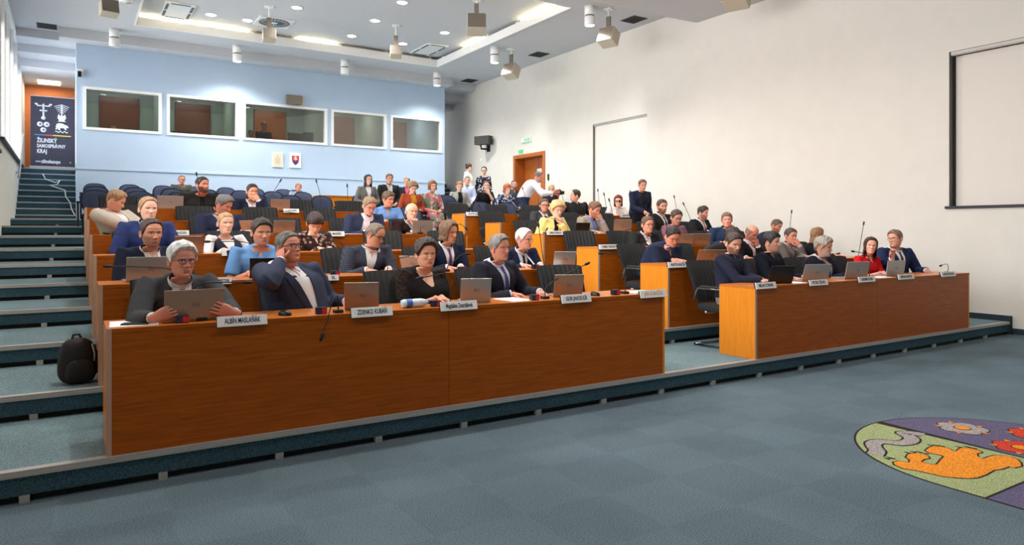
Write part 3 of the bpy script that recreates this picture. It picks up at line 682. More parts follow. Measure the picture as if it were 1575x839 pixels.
# ================================================================ people
def V3(*a): return np.array(a, float)
def nrm(v): return v / (np.linalg.norm(v) + 1e-9)
def rotm(axis, a):
    return np.array(Matrix.Rotation(a, 3, axis))
_tmp = bpy.data.scenes.new('tmp_remesh')
def remesh(mb, voxel, smooth=5):
    me = mb.mesh('tmp'); o = bpy.data.objects.new('tmp', me); _tmp.collection.objects.link(o)
    m = o.modifiers.new('r', 'REMESH'); m.mode = 'VOXEL'; m.voxel_size = voxel
    if smooth: s = o.modifiers.new('s', 'SMOOTH'); s.factor = .5; s.iterations = smooth
    vl = _tmp.view_layers[0]; vl.update(); dg = vl.depsgraph
    r = bpy.data.meshes.new_from_object(o.evaluated_get(dg))
    bpy.data.objects.remove(o); bpy.data.meshes.remove(me)
    r.polygons.foreach_set('use_smooth', [True] * len(r.polygons))
    return r
def wrinkle(me, amp, seed=0, fr=22.):
    n = len(me.vertices); co = np.empty(n * 3); me.vertices.foreach_get('co', co); co = co.reshape(-1, 3)
    no = np.empty(n * 3); me.vertices.foreach_get('normal', no); no = no.reshape(-1, 3)
    rs = np.random.RandomState(seed); d = np.zeros(n)
    for i in range(7):
        k = rs.normal(size=3) * fr * (1 + .35 * i); k[2] *= .75
        d += np.sin(co @ k + rs.uniform(0, 6.28) + 1.6 * np.sin(co @ (rs.normal(size=3) * 9))) / (1 + .5 * i)
    co += no * (amp * .5 * d)[:, None]
    me.vertices.foreach_set('co', co.ravel()); me.update()

# ---- materials
m, t, b = nt('skin'); at = t.nodes.new('ShaderNodeVertexColor'); at.layer_name = 'Col'
t.links.new(at.outputs[0], b.inputs['Base Color']); b.inputs['Roughness'].default_value = .48; b.inputs['Specular IOR Level'].default_value = .4
b.inputs['Subsurface Weight'].default_value = .0
MATS['skin'] = m
def hair_mat(c):
    n = 'hair_%d_%d_%d' % c
    return mat(n, c, .55, var=.45, scale=60, bump=.5, bscale=130, stretch=(1, 1, .22))
def cloth(c, kind='plain', c2=None):
    n = f'cloth_{kind}_%d_%d_%d' % c
    if n in MATS: return MATS[n]
    if max(c) < 112: c = tuple(int(v * .86) for v in c)
    if kind == 'plain': return mat(n, c, .85, var=.16 if max(c) < 150 else .04, scale=420, bump=.25, bscale=700, spec=.2)
    m, t, b = nt(n); tc = t.nodes.new('ShaderNodeTexCoord'); r = t.nodes.new('ShaderNodeValToRGB'); cr = r.color_ramp
    c2 = c2 or tuple(int(v * .5) for v in c)
    if kind == 'check':
        wv = []
        for ax in 'XZ':
            w = t.nodes.new('ShaderNodeTexWave'); w.bands_direction = ax; w.inputs['Scale'].default_value = 16; t.links.new(tc.outputs['Object'], w.inputs[0]); wv.append(w)
        mm = t.nodes.new('ShaderNodeMath'); mm.operation = 'MAXIMUM'; t.links.new(wv[0].outputs['Fac'], mm.inputs[0]); t.links.new(wv[1].outputs['Fac'], mm.inputs[1]); src = mm.outputs[0]
        cr.elements[0].position = .72; cr.elements[1].position = .98; cr.elements[0].color = rgba(c); cr.elements[1].color = rgba(c2)
    elif kind in ('floral', 'blotch', 'lacy'):
        vo = t.nodes.new('ShaderNodeTexVoronoi'); vo.inputs['Scale'].default_value = {'floral': 14, 'blotch': 20, 'lacy': 46}[kind]; t.links.new(tc.outputs['Object'], vo.inputs[0])
        if kind == 'floral':
            src = vo.outputs['Color']; cr.interpolation = 'CONSTANT'; cr.elements[0].color = rgba(c); cr.elements[1].position = .62; cr.elements[1].color = rgba(c2)
            e = cr.elements.new(.45); e.color = rgba((206, 190, 170)); e = cr.elements.new(.78); e.color = rgba((214, 120, 130))
            sp = t.nodes.new('ShaderNodeSeparateColor'); t.links.new(src, sp.inputs[0]); src = sp.outputs[0]
        else:
            src = vo.outputs['Distance']; cr.elements[0].color = rgba(c2); cr.elements[1].color = rgba(c); cr.elements[0].position = .3 if kind == 'blotch' else .36; cr.elements[1].position = .42 if kind == 'blotch' else .5
    t.links.new(src, r.inputs[0]); t.links.new(r.outputs[0], b.inputs['Base Color']); b.inputs['Roughness'].default_value = .85; b.inputs['Specular IOR Level'].default_value = .2
    MATS[n] = m
    return m
mat('glass_frame_dark', (28, 22, 22), .35); mat('glass_frame_metal', (120, 112, 104), .3, .8); mat('shade_lens', (16, 12, 12), .12)
m, t, b = nt('lens_tint'); t.nodes.clear(); out = t.nodes.new('ShaderNodeOutputMaterial'); tr = t.nodes.new('ShaderNodeBsdfTransparent'); tr.inputs[0].default_value = (.82, .76, .88, 1); t.links.new(tr.outputs[0], out.inputs[0]); MATS['lens_tint'] = m
mat('shoe_black', (22, 20, 20), .35); mat('sole', (60, 58, 56), .8)

# ---- head
ZT_ = [-.122, -.118, -.112, -.105, -.09, -.07, -.05, -.03, 0, .02, .05, .08, .10, .113, .120, .123]
WT_ = [.024, .033, .040, .047, .0555, .0625, .0680, .0730, .0775, .0785, .0775, .0680, .054, .034, .014, .001]
FT_ = [.062, .074, .082, .0865, .0895, .0905, .0905, .0905, .0890, .0945, .0930, .0800, .063, .040, .017, .001]
BT_ = [.040, .045, .050, .054, .060, .068, .078, .088, .0975, .1000, .0980, .0870, .071, .047, .020, .001]
def prof(z):
    return np.interp(z, ZT_, WT_), np.interp(z, ZT_, FT_), np.interp(z, ZT_, BT_)
def head_pt(az, z, fat=0.):
    w, f, b = prof(z); w = w * (1 + fat * np.clip((-z + .02) * 9, 0, 1))
    s, c = np.sin(az), np.cos(az)
    x = w * np.sign(s) * np.abs(s) ** .93
    y = np.where(c > 0, -f * np.abs(c) ** .82, b * np.abs(c) ** .9)
    return x, y
def make_head(p, N, M):
    """rings of the head from crown to jaw in head space (front is -Y) and a colour for every point"""
    t = np.linspace(-1, 1, N, endpoint=False); az = PI * (.55 * t + .45 * t ** 3)
    zz = np.linspace(.1225, -.119, M)
    A, Z = np.meshgrid(az, zz); X, Y = head_pt(A, Z, p.get('fat', 0))
    fr = (np.cos(A) > .05)
    g = lambda x0, z0, sx, sz: np.exp(-((X - x0) / sx) ** 2 - ((Z - z0) / sz) ** 2)
    g2 = lambda x0, z0, sx, sz: g(x0, z0, sx, sz) + g(-x0, z0, sx, sz)
    hN = np.interp(Z, [-.047, -.041, -.035, -.026, -.01, .005, .017], [0, .013, .022, .019, .0115, .006, 0]) * p.get('nose', 1)
    wN = np.interp(Z, [-.045, -.03, .01], [.0125, .0115, .0085])
    d = -hN * np.exp(-(X / wN) ** 2) - .008 * g2(.013, -.036, .007, .006)
    d += .012 * g2(.031, .004, .017, .010) - .0065 * g2(.031, .001, .012, .006)
    d += -.0045 * g2(.03, .021, .022, .006) - .0035 * g(0, -.0635, .019, .004) - .0055 * g(0, -.0735, .016, .0045) + .003 * g(0, -.0685, .022, .002) - .004 * g(0, -.066, .03, .018)
    d += -.007 * g(0, -.101, .018, .012) + .003 * g(0, -.086, .02, .004) - .005 * g2(.042, -.022, .018, .016) + .003 * g2(.047, -.062, .014, .02) + .002 * g2(.03, -.05, .006, .012)
    Y = Y + np.where(fr, d, 0)
    # colour
    sk = np.array(lin(p.get('skin', (214, 160, 132)))) * 1.08; col = np.ones((M, N, 3)) * sk
    def mixc(k, c):
        nonlocal col
        k = np.clip(k, 0, 1)[..., None]; col = col * (1 - k) + np.array(c) * k
    red = sk * np.array([1.02, .72, .68])
    mixc(np.where(fr, .5 * g2(.045, -.03, .02, .018) + .55 * g(0, -.036, .014, .012) + .25 * g(0, .06, .06, .03), 0), red)
    mixc(np.where(fr, .35 * g2(.031, .006, .02, .012), 0), sk * np.array([.62, .52, .5]))
    mixc(np.where(fr, .5 * g2(.026, -.05, .004, .014), 0), sk * .6)
    hc = np.array(lin(p.get('hair', (70, 52, 40)))); bc = np.array(lin(p.get('beardc', p.get('hair', (70, 52, 40)))))
    beard = p.get('beard', 0)
    if beard:
        lower = 1 / (1 + np.exp((Z + .058 - .035 * np.clip((np.abs(X) - .03) / .03, 0, 1)) / .005)); lower *= 1 / (1 + np.exp((Y - .005) / .008))
        mou = np.exp(-((Z + .0545) / .006) ** 4) * np.exp(-(X / .03) ** 4)
        if p.get('goatee'): lower *= np.exp(-(X / .03) ** 4)
        k = np.where(fr | (Y < .02), np.clip(np.maximum(lower, mou), 0, 1), 0) * (1 - np.exp(-(X / .019) ** 4 - ((Z + .0690) / .0065) ** 4))
        mixc(k * min(1, beard), bc)
        if beard > .6:
            rr = np.sqrt(X * X + Y * Y) + 1e-6; amt = k * .005 * beard
            X = X * (1 + amt / rr); Y = Y * (1 + amt / rr)
    mixc(np.where(fr, .85 * (np.exp(-(X / .021) ** 4 - ((Z + .0635) / .0035) ** 2) + np.exp(-(X / .019) ** 4 - ((Z + .0738) / .004) ** 2)), 0), np.array(lin(p.get('lips', (176, 98, 88)))))
    mixc(np.where(fr, .8 * np.exp(-(X / .023) ** 4 - ((Z + .0685) / .0016) ** 2), 0), np.array([.09, .03, .025]))
    if p.get('smile'): mixc(np.where(fr, np.exp(-(X / .016) ** 4 - ((Z + .0685) / .003) ** 4), 0), np.array([.8, .78, .74]))
    br = np.exp(-((np.abs(X) - .032) / .018) ** 4 - ((Z - .0215 + .05 * (np.abs(X) - .03) ** 1 * .3) / .0042) ** 2)
    mixc(np.where(fr, br * p.get('brow', .8), 0), hc * .7)
    for s in (-1, 1):
        e = ((X - s * .031) / .0145) ** 2 + ((Z - .0015) / (.0052 if not p.get('closed') else .001)) ** 2
        mixc(np.where(fr & (e < 2.6) & (Z > .001), .7, 0), sk * .32)
        mixc(np.where(fr & (e < 1), 1, 0), np.array([.62, .58, .55]))
        gx = p.get('gaze', 0) * .005
        ir = ((X - s * .031 - gx) / .0062) ** 2 + ((Z - .0018) / .0058) ** 2
        mixc(np.where(fr & (ir < 1) & (e < 1.25), 1, 0), np.array([.035, .025, .02]))
    P = np.stack([X, Y, Z], -1)
    return P, col, az
def ear_mesh(s):
    rows = []
    for i in range(9):
        th = PI * i / 8; row = []
        for j in range(14):
            a = 2 * PI * j / 14; ry, rz = .019, .033
            y = ry * math.cos(a) * math.sin(th); z = rz * math.sin(a) * math.sin(th) * (1.0 if math.sin(a) > 0 else .85)
            x = .010 * math.cos(th); rim = math.sin(th)
            if x > 0: x = .006 * rim ** 3 + .002
            row.append((s * (.079 + x + .25 * (y + .01) * (y > 0)), .012 + y, -.010 + z))
        rows.append(row)
    return rows
def hair_shell(p, Hm, lod):
    st = p['style']; na = 64 if lod == 0 else 40; nr = 24 if lod == 0 else 15
    hl = st.get('line', .078); tp = st.get('temple', .045); nape = st.get('nape', -.07); L = st.get('long', 0)
    top, side, nz = st.get('top', .016), st.get('side', .008), st.get('noise', .004)
    ang = [0, 35, 55, 70, 80, 87, 94, 110, 125, 180]; zm = [hl, hl - .006, tp, .015, -.018, -.022, .022, .012, -.03, nape]
    mb = MB(); rows = []; sd = p.get('seed', 1)
    if L: ang = [0, 30, 48, 62, 75, 180]; zm = [hl, hl - .004, tp, -.03, -L, -L]
    for i in range(nr + 1):
        s = i / nr; row = []
        for j in range(na):
            az = 2 * PI * j / na - PI; ad = abs(az) * 180 / PI
            if st.get('part') : zmn = np.interp(ad, ang, zm) - .02 * math.exp(-((az + .55 * st['part']) / .35) ** 2) * 0
            zmn = np.interp(ad, ang, zm)
            z = .1222 - (.1222 - zmn) * s ** (.85 if not L else .95)
            zc = max(z, -.03) if L else z
            x, y = head_pt(np.array(az), np.array(zc)); x, y = float(x), float(y)
            n = Vector((x, y - .005, zc - .01)).normalized()
            th = side + (top - side) * smoothstep(.0, .085, zc)
            th += st.get('quiff', 0) * math.exp(-(az / .9) ** 2) * smoothstep(.055, .1, zc)
            th += st.get('back', 0) * smoothstep(1.9, 2.7, abs(az)) * (1 - smoothstep(.04, .1, zc))
            if st.get('fringe'): th += .012 * math.exp(-(az / .7) ** 2) * smoothstep(.03, .06, zc)
            if st.get('bald'):
                fw = 1 - smoothstep(1.5, 2.6, abs(az)) * st.get('crown_back', 0); th -= st['bald'] * .05 * smoothstep(.058, .082, zc) * fw
            q = Vector((x, y, zc)) * 45 + Vector((sd * 7.3, sd, 0)); q.z *= .45
            th += nz * noise.noise(q) * 1.6 + nz * .8 * noise.noise(q * 2.3)
            if st.get('curl'): q2 = Vector((x, y, zc)) * 75 + Vector((sd, 0, 0)); th += st['curl'] * abs(noise.noise(q2)) * 2
            if not L or ad < 62: th = th * (1 - smoothstep(.86, 1, s)) - .005 * smoothstep(.88, 1, s)
            pt = Vector((x, y, zc)) + n * th
            if L and z < zc:
                k = (zc - z) / max(.01, L); w_ = 1 + .12 * math.sin(k * 3.1) * st.get('flare', 1) - .25 * k ** 3 * (1 - st.get('flare', 1))
                pt = Vector((pt.x * w_, pt.y * (1 + .05 * k) + (.02 * k if y > 0 else .012 * k), z)) + Vector((n.x, n.y, 0)) * (.003 * noise.noise(Vector((az * 14, z * 20, sd))))
            row.append(tuple(Hm @ pt))
        rows.append(row)
    mb.grid(rows, closed=True)
    if st.get('tail'):
        a = [Hm @ Vector(q) for q in ((0, .09, .03), (0, .125, .02), (.005, .13, -.05), (.008, .115, -.12), (.01, .105, -.17))]
        mb.tube(a, [.022, .026, .028, .02, .006], 10)
    if st.get('bun'):
        M = Hm @ Matrix.Translation((0, .085, .085)); mb.lathe([(.004, -.035), (.026, -.026), (.036, 0), (.026, .026), (.004, .035)], 14, M=M)
    return mb
def glasses_mesh(Hm, kind):
    mb = MB(); lens = MB(); r = .0026 if kind == 'dark' else .0016
    if kind == 'sun': r = .003
    for s in (-1, 1):
        pts = []
        for i in range(17):
            a = 2 * PI * i / 16; ca, sa = math.cos(a), math.sin(a)
            pts.append(Hm @ Vector((s * .032 + .0235 * math.copysign(abs(ca) ** .8, ca), -.1045 + .006 * abs(s * .032 + .0235 * ca - s * .012) / .03, -.001 + (.0165 if kind != 'sun' else .020) * math.copysign(abs(sa) ** .8, sa))))
        mb.tube(pts, r, 6, caps=False)
        if kind in ('sun', 'tint'): lens.add(pts[:-1], [tuple(range(16))])
        mb.tube([Hm @ Vector(q) for q in ((s * .056, -.098, .004), (s * .073, -.06, .006), (s * .0805, -.01, .006), (s * .082, .016, -.004))], r * .9, 6)
    mb.tube([Hm @ Vector(q) for q in ((-.0095, -.106, .003), (0, -.109, .005), (.0095, -.106, .003))], r, 6)
    return mb, lens
def hand_mesh(mb, wrist, d, pn, pose, s=1., side=1):
    """five-fingered hand; d points from the wrist along the palm, pn is the direction the palm faces, side=+1 for the thumb towards d x pn"""
    d = nrm(d); pn = nrm(pn - d * np.dot(pn, d)); a = np.cross(d, pn) * side     # a points to the thumb side
    W = lambda x, y, z: wrist + (a * x + d * y - pn * z) * s
    rows = []
    for y, w, h, sh in ((-.03, .026, .020, 0), (0, .027, .0185, 0), (.025, .034, .0155, .002), (.055, .0405, .0135, .001), (.08, .0405, .0115, 0), (.093, .037, .008, 0)):
        rows.append([tuple(W(sh + w * math.cos(2 * PI * k / 14), y, h * math.sin(2 * PI * k / 14))) for k in range(14)])
    mb.grid(rows, closed=True); mb.add(rows[-1], [tuple(range(14))], 0, True)
    curl = {'flat': (8, 10, 8), 'relax': (22, 30, 22), 'fist': (70, 85, 55), 'grip': (48, 55, 35), 'hold': (35, 50, 40)}[pose]
    for x, L, r0, sp in ((.0295, (.040, .025, .019), .0088, 5), (.0105, (.045, .028, .020), .0092, 1.5), (-.0095, (.041, .026, .019), .0088, -2), (-.028, (.032, .020, .017), .0078, -7)):
        p = np.array([x, .082, 0.]); pts = [np.array([x, .062, .001])]; ang = 0; rad = [r0 * .8]
        pts.append(p.copy()); rad.append(r0)
        for L_, c_ in zip(L, curl):
            ang += R(c_ * (1 + .12 * (x < 0)))
            p = p + np.array([math.sin(R(sp)) * math.cos(ang), math.cos(ang), -math.sin(ang)]) * L_
            pts.append(p.copy()); rad.append(r0 * (.93 if len(pts) < 5 else .72))
        mb.tube([W(*q) for q in pts], rad, 8)
    tc = {'flat': (38, 24, 14), 'relax': (36, 22, 10), 'fist': (48, 5, -28), 'grip': (42, 14, -4), 'hold': (40, 12, -10)}[pose]
    p = np.array([.024, .018, -.004]); pts = [p.copy(), ]; rad = [.011]; dn = -.25 if pose in ('flat', 'relax') else -.55
    for L_, c_ in zip((.036, .030, .024), tc):
        p = p + nrm(np.array([math.sin(R(c_)), math.cos(R(c_)), dn])) * L_; pts.append(p.copy()); rad.append(.0105 if len(pts) < 4 else .0075)
    mb.tube([W(*q) for q in pts], rad, 8)
def ik(sh, wr, hint, l1, l2):
    v = wr - sh; D = np.linalg.norm(v); D2 = min(D, (l1 + l2) * .995)
    wr = sh + v / D * D2; a = (l1 * l1 - l2 * l2 + D2 * D2) / (2 * D2); h = math.sqrt(max(0, l1 * l1 - a * a))
    u = v / D; hv = nrm(hint - u * np.dot(hint, u))
    return sh + u * a + hv * h, wr
PEOPLE = []
def person(label, head, hip, fz, yaw=0., hd=(0, 0, 0), look=None, outfit=None, arms=('desk', 'desk'), stand=False, group=None, lod=1, sc=1., desk=True, shoulder=None, name='person'):
    """head: world centre of the head; hip: world (x, y) under the pelvis; fz: floor height; yaw: chest turn (0 faces -Y, + towards +X);
    hd: head (yaw, pitch down, roll) in degrees relative to facing -Y"""
    p = dict(look or {}); o = dict(outfit or {})
    seed = len(PEOPLE) + 3; p['seed'] = seed
    fem = o.get('fem', False)
    if fem: p.setdefault('brow', .45); p.setdefault('nose', .82); p.setdefault('fat', -.07); p.setdefault('lips', (190, 96, 92))
    root = thing(name, label, 'person', (hip[0], hip[1], fz), 0, group)
    PEOPLE.append(root)
    base = V3(hip[0], hip[1], fz); Hc = V3(*head) - base
    hy, hp, hr = (R(a) for a in hd)
    Hrot = Matrix.Rotation(hy, 3, 'Z') @ Matrix.Rotation(hp, 3, 'X') @ Matrix.Rotation(hr, 3, 'Y')
    Hm = Matrix.Translation(Vector(Hc)) @ Hrot.to_4x4() @ Matrix.Scale(sc * .92, 4)
    Hn = np.array(Hm)
    def H(q): q = np.asarray(q); return q @ Hn[:3, :3].T + Hn[:3, 3]
    ya = R(yaw); r = V3(math.cos(ya), math.sin(ya), 0); fw = V3(math.sin(ya), -math.cos(ya), 0)
    hipz = (.93 if stand else .56) * (sc if stand else 1)
    P0 = V3(0, 0, hipz)
    nb = H((0, .042, -.128)) * .45 + (Hc + fw * -.042 + V3(0, 0, -.130 * sc)) * .55      # base of the neck
    up = nrm(nb - P0); TL = np.linalg.norm(nb - P0)
    ctrl = P0 + V3(0, 0, TL * .52) * (.75) + up * TL * .52 * .25 - fw * .03
    def spine(t): return (1 - t) ** 2 * P0 + 2 * t * (1 - t) * ctrl + t * t * nb
    def tang(t): return nrm(2 * (1 - t) * (ctrl - P0) + 2 * t * (nb - ctrl))
    bulk = o.get('bulk', 1.); belly = o.get('belly', 0.); sw = (.188 if not fem else .152) * sc * bulk ** .5
    def ring(t, w, df, db, n, ex=.85):
        c = spine(t); tg = tang(t); f2 = nrm(fw - tg * np.dot(fw, tg)); out = []
        for k in range(n):
            a = 2 * PI * k / n; s_, c_ = math.sin(a), math.cos(a)
            out.append(c + r * (w * math.copysign(abs(s_) ** ex, s_)) + f2 * ((df if c_ > 0 else db) * math.copysign(abs(c_) ** .9, c_)))
        return out
    TT = [0, .12, .28, .45, .62, .76, .86, .93, 1.0]
    WW = [.172, .170, .162, .164, .178, .188, .182, .128, .060]
    DF = [.115, .125, .125, .125, .130, .120, .098, .070, .052]
    DB = [.135, .120, .105, .105, .112, .112, .098, .078, .058]
    if fem: WW = [.178, .172, .145, .140, .150, .152, .146, .105, .052]; DF = [.12, .12, .112, .118, .142, .128, .095, .062, .046]; DB = [.14, .12, .095, .092, .098, .098, .09, .07, .05]
    def torso(mb, off, n=28, t0=0):
        rows = []; DF2 = DF[:-2] + [DF[-2] * .8, .012]
        for t, w, df, db in zip(TT, WW, DF2, DB):
            if t < t0: continue
            bl = belly * math.exp(-((t - .3) / .25) ** 2); wf = bulk if t < .9 else 1 + (bulk - 1) * .4
            rows.append(ring(t, (w * wf * sc + off + bl * .5), df * wf * sc + off + bl, db * wf * sc + off * .8, n))
        mb.grid(rows, closed=True); mb.add(rows[0], [tuple(range(n - 1, -1, -1))], 0, True); mb.add(rows[-1], [tuple(range(n))], 0, True)
    # arms
    tn = tang(.9); L1, L2 = .295 * sc, .262 * sc
    arm = []
    for i, s in enumerate((-1, 1)):            # s=-1: his right side (towards -r)
        spec = arms[i]; spec = spec if isinstance(spec, dict) else {'m': spec}
        sh = spine(.875 if stand else .888) + r * s * sw - fw * .005
        md = spec['m']; pose = spec.get('pose', 'relax')
        dz = DESK_H + .028
        hint = V3(0, 0, -1) * .8 + r * s * .55 - fw * .35
        if md == 'desk':
            tg = spec.get('at', (.13, .34)); w = r * s * tg[0] + fw * tg[1] + V3(0, 0, dz + (tg[2] if len(tg) > 2 else 0)); hdir = fw * .8 - r * s * .55 + V3(0, 0, -.12); pn = V3(0, 0, -1)
        elif md == 'chin':
            w = H((s * .03, -.125, -.135)) + V3(0, 0, -.05); hdir = nrm(H((s * .005, -.10, -.075)) - w); pn = H((0, 0, -.07)) - w; hint = V3(0, 0, -1) + fw * .4 + r * s * .3; pose = spec.get('pose', 'fist')
        elif md == 'mouth':
            w = H((s * .05, -.155, -.125)); hdir = nrm(H((0, -.11, -.05)) - w); pn = H((0, 0, -.06)) - w; hint = V3(0, 0, -1) + fw * .35 + r * s * .3; pose = spec.get('pose', 'fist')
        elif md == 'ear':
            w = H((s * .135, -.055, -.105)); hdir = nrm(H((s * .09, -.005, -.015)) - w); pn = H((0, .02, 0)) - w; hint = V3(0, 0, -.9) + r * s * 1.0 + fw * .25; pose = 'grip'
        elif md == 'neck':
            w = H((s * .13, .03, -.17)); hdir = nrm(H((s * .03, .06, -.10)) - w); pn = H((0, .0, -.1)) - w; hint = V3(0, 0, -1) + r * s * .5 + fw * .35; pose = 'grip'
        elif md == 'lap':
            w = r * s * .10 + fw * .26 + V3(0, 0, hipz + .11); hdir = fw * .8 - r * s * .6; pn = V3(0, 0, -1)
        elif md == 'at':       # explicit world position of the wrist
            w = V3(*spec['w']) - base; hdir = V3(*spec.get('dir', (0, -1, 0))); pn = V3(*spec.get('pn', (0, 0, -1))); hint = V3(*spec['hint']) if 'hint' in spec else hint
        elif md == 'down':
            w = sh + V3(0, 0, -.50 * sc) + fw * .06 + r * s * .05; hdir = V3(0, 0, -1); pn = -r * s; hint = -fw + r * s * .3
        el, wr = ik(sh, w, hint, L1, L2)
        arm.append((s, sh, el, wr, nrm(hdir), pn, pose))
    # ---- body: head, neck and trunk in one continuous skin, arms ending in five-fingered hands
    N, M = ((120, 92), (72, 56), (44, 36))[lod]
    Pk, colr, az = make_head(p, N, M)
    rows = [H(Pk[i]) for i in range(M)]; cols = [colr[i] for i in range(M)]
    sk = np.array(lin(p.get('skin', (214, 160, 132)))); order = np.sin(az), np.cos(az)
    nt0 = H((0, .010, -.118)); neckr = (.057 if not fem else .047) * sc * (1 + .25 * (bulk - 1)) * p.get('neck', 1)
    hr_ = np.array(Hrot)[:, 0]; hf_ = -np.array(Hrot)[:, 1]
    for k, (q, wn, fn) in enumerate(((0, .92, .62), (.12, .98, .80), (.35, 1, .95), (.65, 1.0, 1), (1, 1.02, 1.0))):
        c = nt0 * (1 - q) + nb * q; rr = nrm(hr_ * (1 - q) + r * q); ff = nrm(hf_ * (1 - q) + fw * q)
        rows.append(c + np.outer(order[0] * neckr * wn, rr) + np.outer(order[1] * neckr * fn, ff)); cols.append(np.ones((N, 3)) * sk * (.96))
    for t in (.95, .88, .78, .6, .4, .2, 0):
        k_ = ({.95: .62, .88: .72} if o.get('kind', 'suit') in ('suit', 'shirt', 'cardigan') else {.95: .97, .88: .92}).get(t, .86); w = np.interp(t, TT, WW) * k_ * sc; df = np.interp(t, TT, DF) * k_ * sc; db = np.interp(t, TT, DB) * k_ * sc; c = spine(t); tg = tang(t); f2 = nrm(fw - tg * np.dot(fw, tg))
        rows.append(c + np.outer(order[0] * w, r) + np.outer(order[1] * np.where(order[1] > 0, df, db), f2)); cols.append(np.ones((N, 3)) * sk)
    mb = MB(); mb.grid([[tuple(q) for q in row] for row in rows], closed=True)
    mb.add([tuple(q) for q in rows[-1]], [tuple(range(N - 1, -1, -1))]); mb.add([tuple(q) for q in rows[0]], [tuple(range(N))], 0, True)
    cl = np.concatenate([np.concatenate(cols), np.ones((N, 3)) * sk, cols[0]])
    n0 = len(mb.v)
    for s in (-1, 1):
        mb.grid([[tuple(H(q)) for q in row] for row in ear_mesh(s)], closed=True)
    for s, sh, el, wr, hdir, pn, pose in arm:
        q0 = sh * .7 + spine(.8) * .3
        ar = .88 if fem else 1
        mb.tube([q0, sh, sh * .5 + el * .5, el, el * .65 + wr * .35, el * .25 + wr * .75, wr], [(k_ * sc * ar * (q_ if not (o.get('short') or o.get('kind') == 'polo' or o.get('sleeve', 1) < .5) else 1)) for k_, q_ in ((.04, .8), (.052, .75), (.046, .7), (.039, .65), (.040, .7), (.030, .9), (.0265, 1))], 12)
        hand_mesh(mb, wr, hdir, pn, pose, (1.0 if not fem else .9) * sc, s)
    # legs
    lg = []
    for s in (-1, 1):
        if stand: q = [P0 + r * s * .085 * sc, P0 + r * s * .09 * sc + V3(0, 0, -.43 * sc) + fw * .02, r * s * .10 * sc + V3(0, 0, .085), r * s * .10 + V3(0, 0, .05)]
        else:
            kn = P0 + r * s * .10 + fw * .43 + V3(0, 0, -.03); q = [P0 + r * s * .085, kn, r * s * .11 + fw * .42 + V3(0, 0, .085), 0]
        lg.append(q)
        mb.tube([q[0], q[0] * .5 + q[1] * .5, q[1], q[1] * .6 + q[2] * .4, q[2]], [.07, .065, .05, .048, .035], 10)
    cl = np.concatenate([cl, np.ones((len(mb.v) - n0, 3)) * sk * np.array([1, .93, .92])])
    me = mb.mesh('body')
    if len(me.vertices) == len(cl):
        ca = me.color_attributes.new('Col', 'FLOAT_COLOR', 'POINT'); ca.data.foreach_set('color', np.concatenate([cl, np.ones((len(cl), 1))], 1).ravel())
    mk('body', me, 'skin', root)
    if p.get('style'): hair_shell(p, Hm, lod).build('hair', hair_mat(p.get('hair', (70, 52, 40))), root)
    if p.get('glasses'):
        gm, le = glasses_mesh(Hm, p['glasses']); gm.build('glasses', 'glass_frame_metal' if p['glasses'] == 'metal' else 'glass_frame_dark', root)
        if le.f: q = le.build('lenses', 'shade_lens' if p['glasses'] == 'sun' else 'lens_tint', root)
    # ---- clothes
    kind = o.get('kind', 'suit'); vox = (.0105, .0135, .018)[lod]
    cm = cloth(o.get('c', (34, 40, 60)), o.get('pat', 'plain'), o.get('c2'))
    off = {'suit': .020, 'cardigan': .020, 'shirt': .012, 'polo': .012, 'dress': .010, 'vest': .008}.get(kind, .014)
    short = kind == 'polo' or o.get('short')
    mb = MB(); torso(mb, off)
    sl = MB() if kind in ('vest', 'lace') else mb
    ar = (.88 if fem else 1) * bulk ** .5
    for s, sh, el, wr, hdir, pn, pose in arm:
        q0 = spine(.80) + r * s * sw * .55
        e_ = off * .9
        if short:
            e2 = sh * .25 + el * .75; sl.tube([q0, sh, sh * .5 + el * .5, e2], [(.055 + e_) * sc, (.056 + e_) * sc * ar, (.052 + e_) * sc * ar, (.054 + e_) * sc * ar], 14)
        else:
            frac = o.get('sleeve', .95); we = el + (wr - el) * frac
            sl.tube([q0, sh, sh * .55 + el * .45, el * .9 + sh * .1, el, el * .85 + wr * .15, el * .5 + we * .5, we], [(.055 + e_) * sc, (.057 + e_) * sc * ar, (.052 + e_) * sc * ar, (.047 + e_) * sc * ar, (.046 + e_) * sc * ar, (.045 + e_) * sc * ar, (.038 + e_) * sc * ar, (.031 + e_ * .8) * sc], 14)
    if kind in ('suit', 'cardigan') and not fem:      # padded shoulder line
        for s, sh, *_ in arm: mb.tube([spine(.93) + r * s * sw * .30 - fw * .035, spine(.92) + r * s * sw * .6 - fw * .015, sh + V3(0, 0, .002)], [.045 * sc, .052 * sc, .048 * sc], 10)
    if kind == 'dress' and o.get('skirt'):
        for q in lg: mb.tube([q[0], q[1] * 1.0, q[1] + V3(0, 0, -.2)], [.10, .10, .09], 12)
    cn = {'suit': 'jacket', 'cardigan': 'cardigan', 'shirt': 'shirt', 'polo': 'shirt', 'dress': 'dress', 'vest': 'vest', 'lace': 'top'}.get(kind, 'top')
    top = remesh(mb, vox, 6); wrinkle(top, {'suit': .0035}.get(kind, .003), seed)
    mk(cn, top, cm, root)
    if sl is not mb:
        sm = remesh(sl, vox, 5); wrinkle(sm, .003, seed); mk('sleeves', sm, cloth(o.get('c_sleeve', (240, 240, 240)), o.get('pat_sleeve', 'plain'), o.get('c2_sleeve')), root)
    bv = BVHTree.FromPolygons([v.co.copy() for v in top.vertices], [tuple(q.vertices) for q in top.polygons])
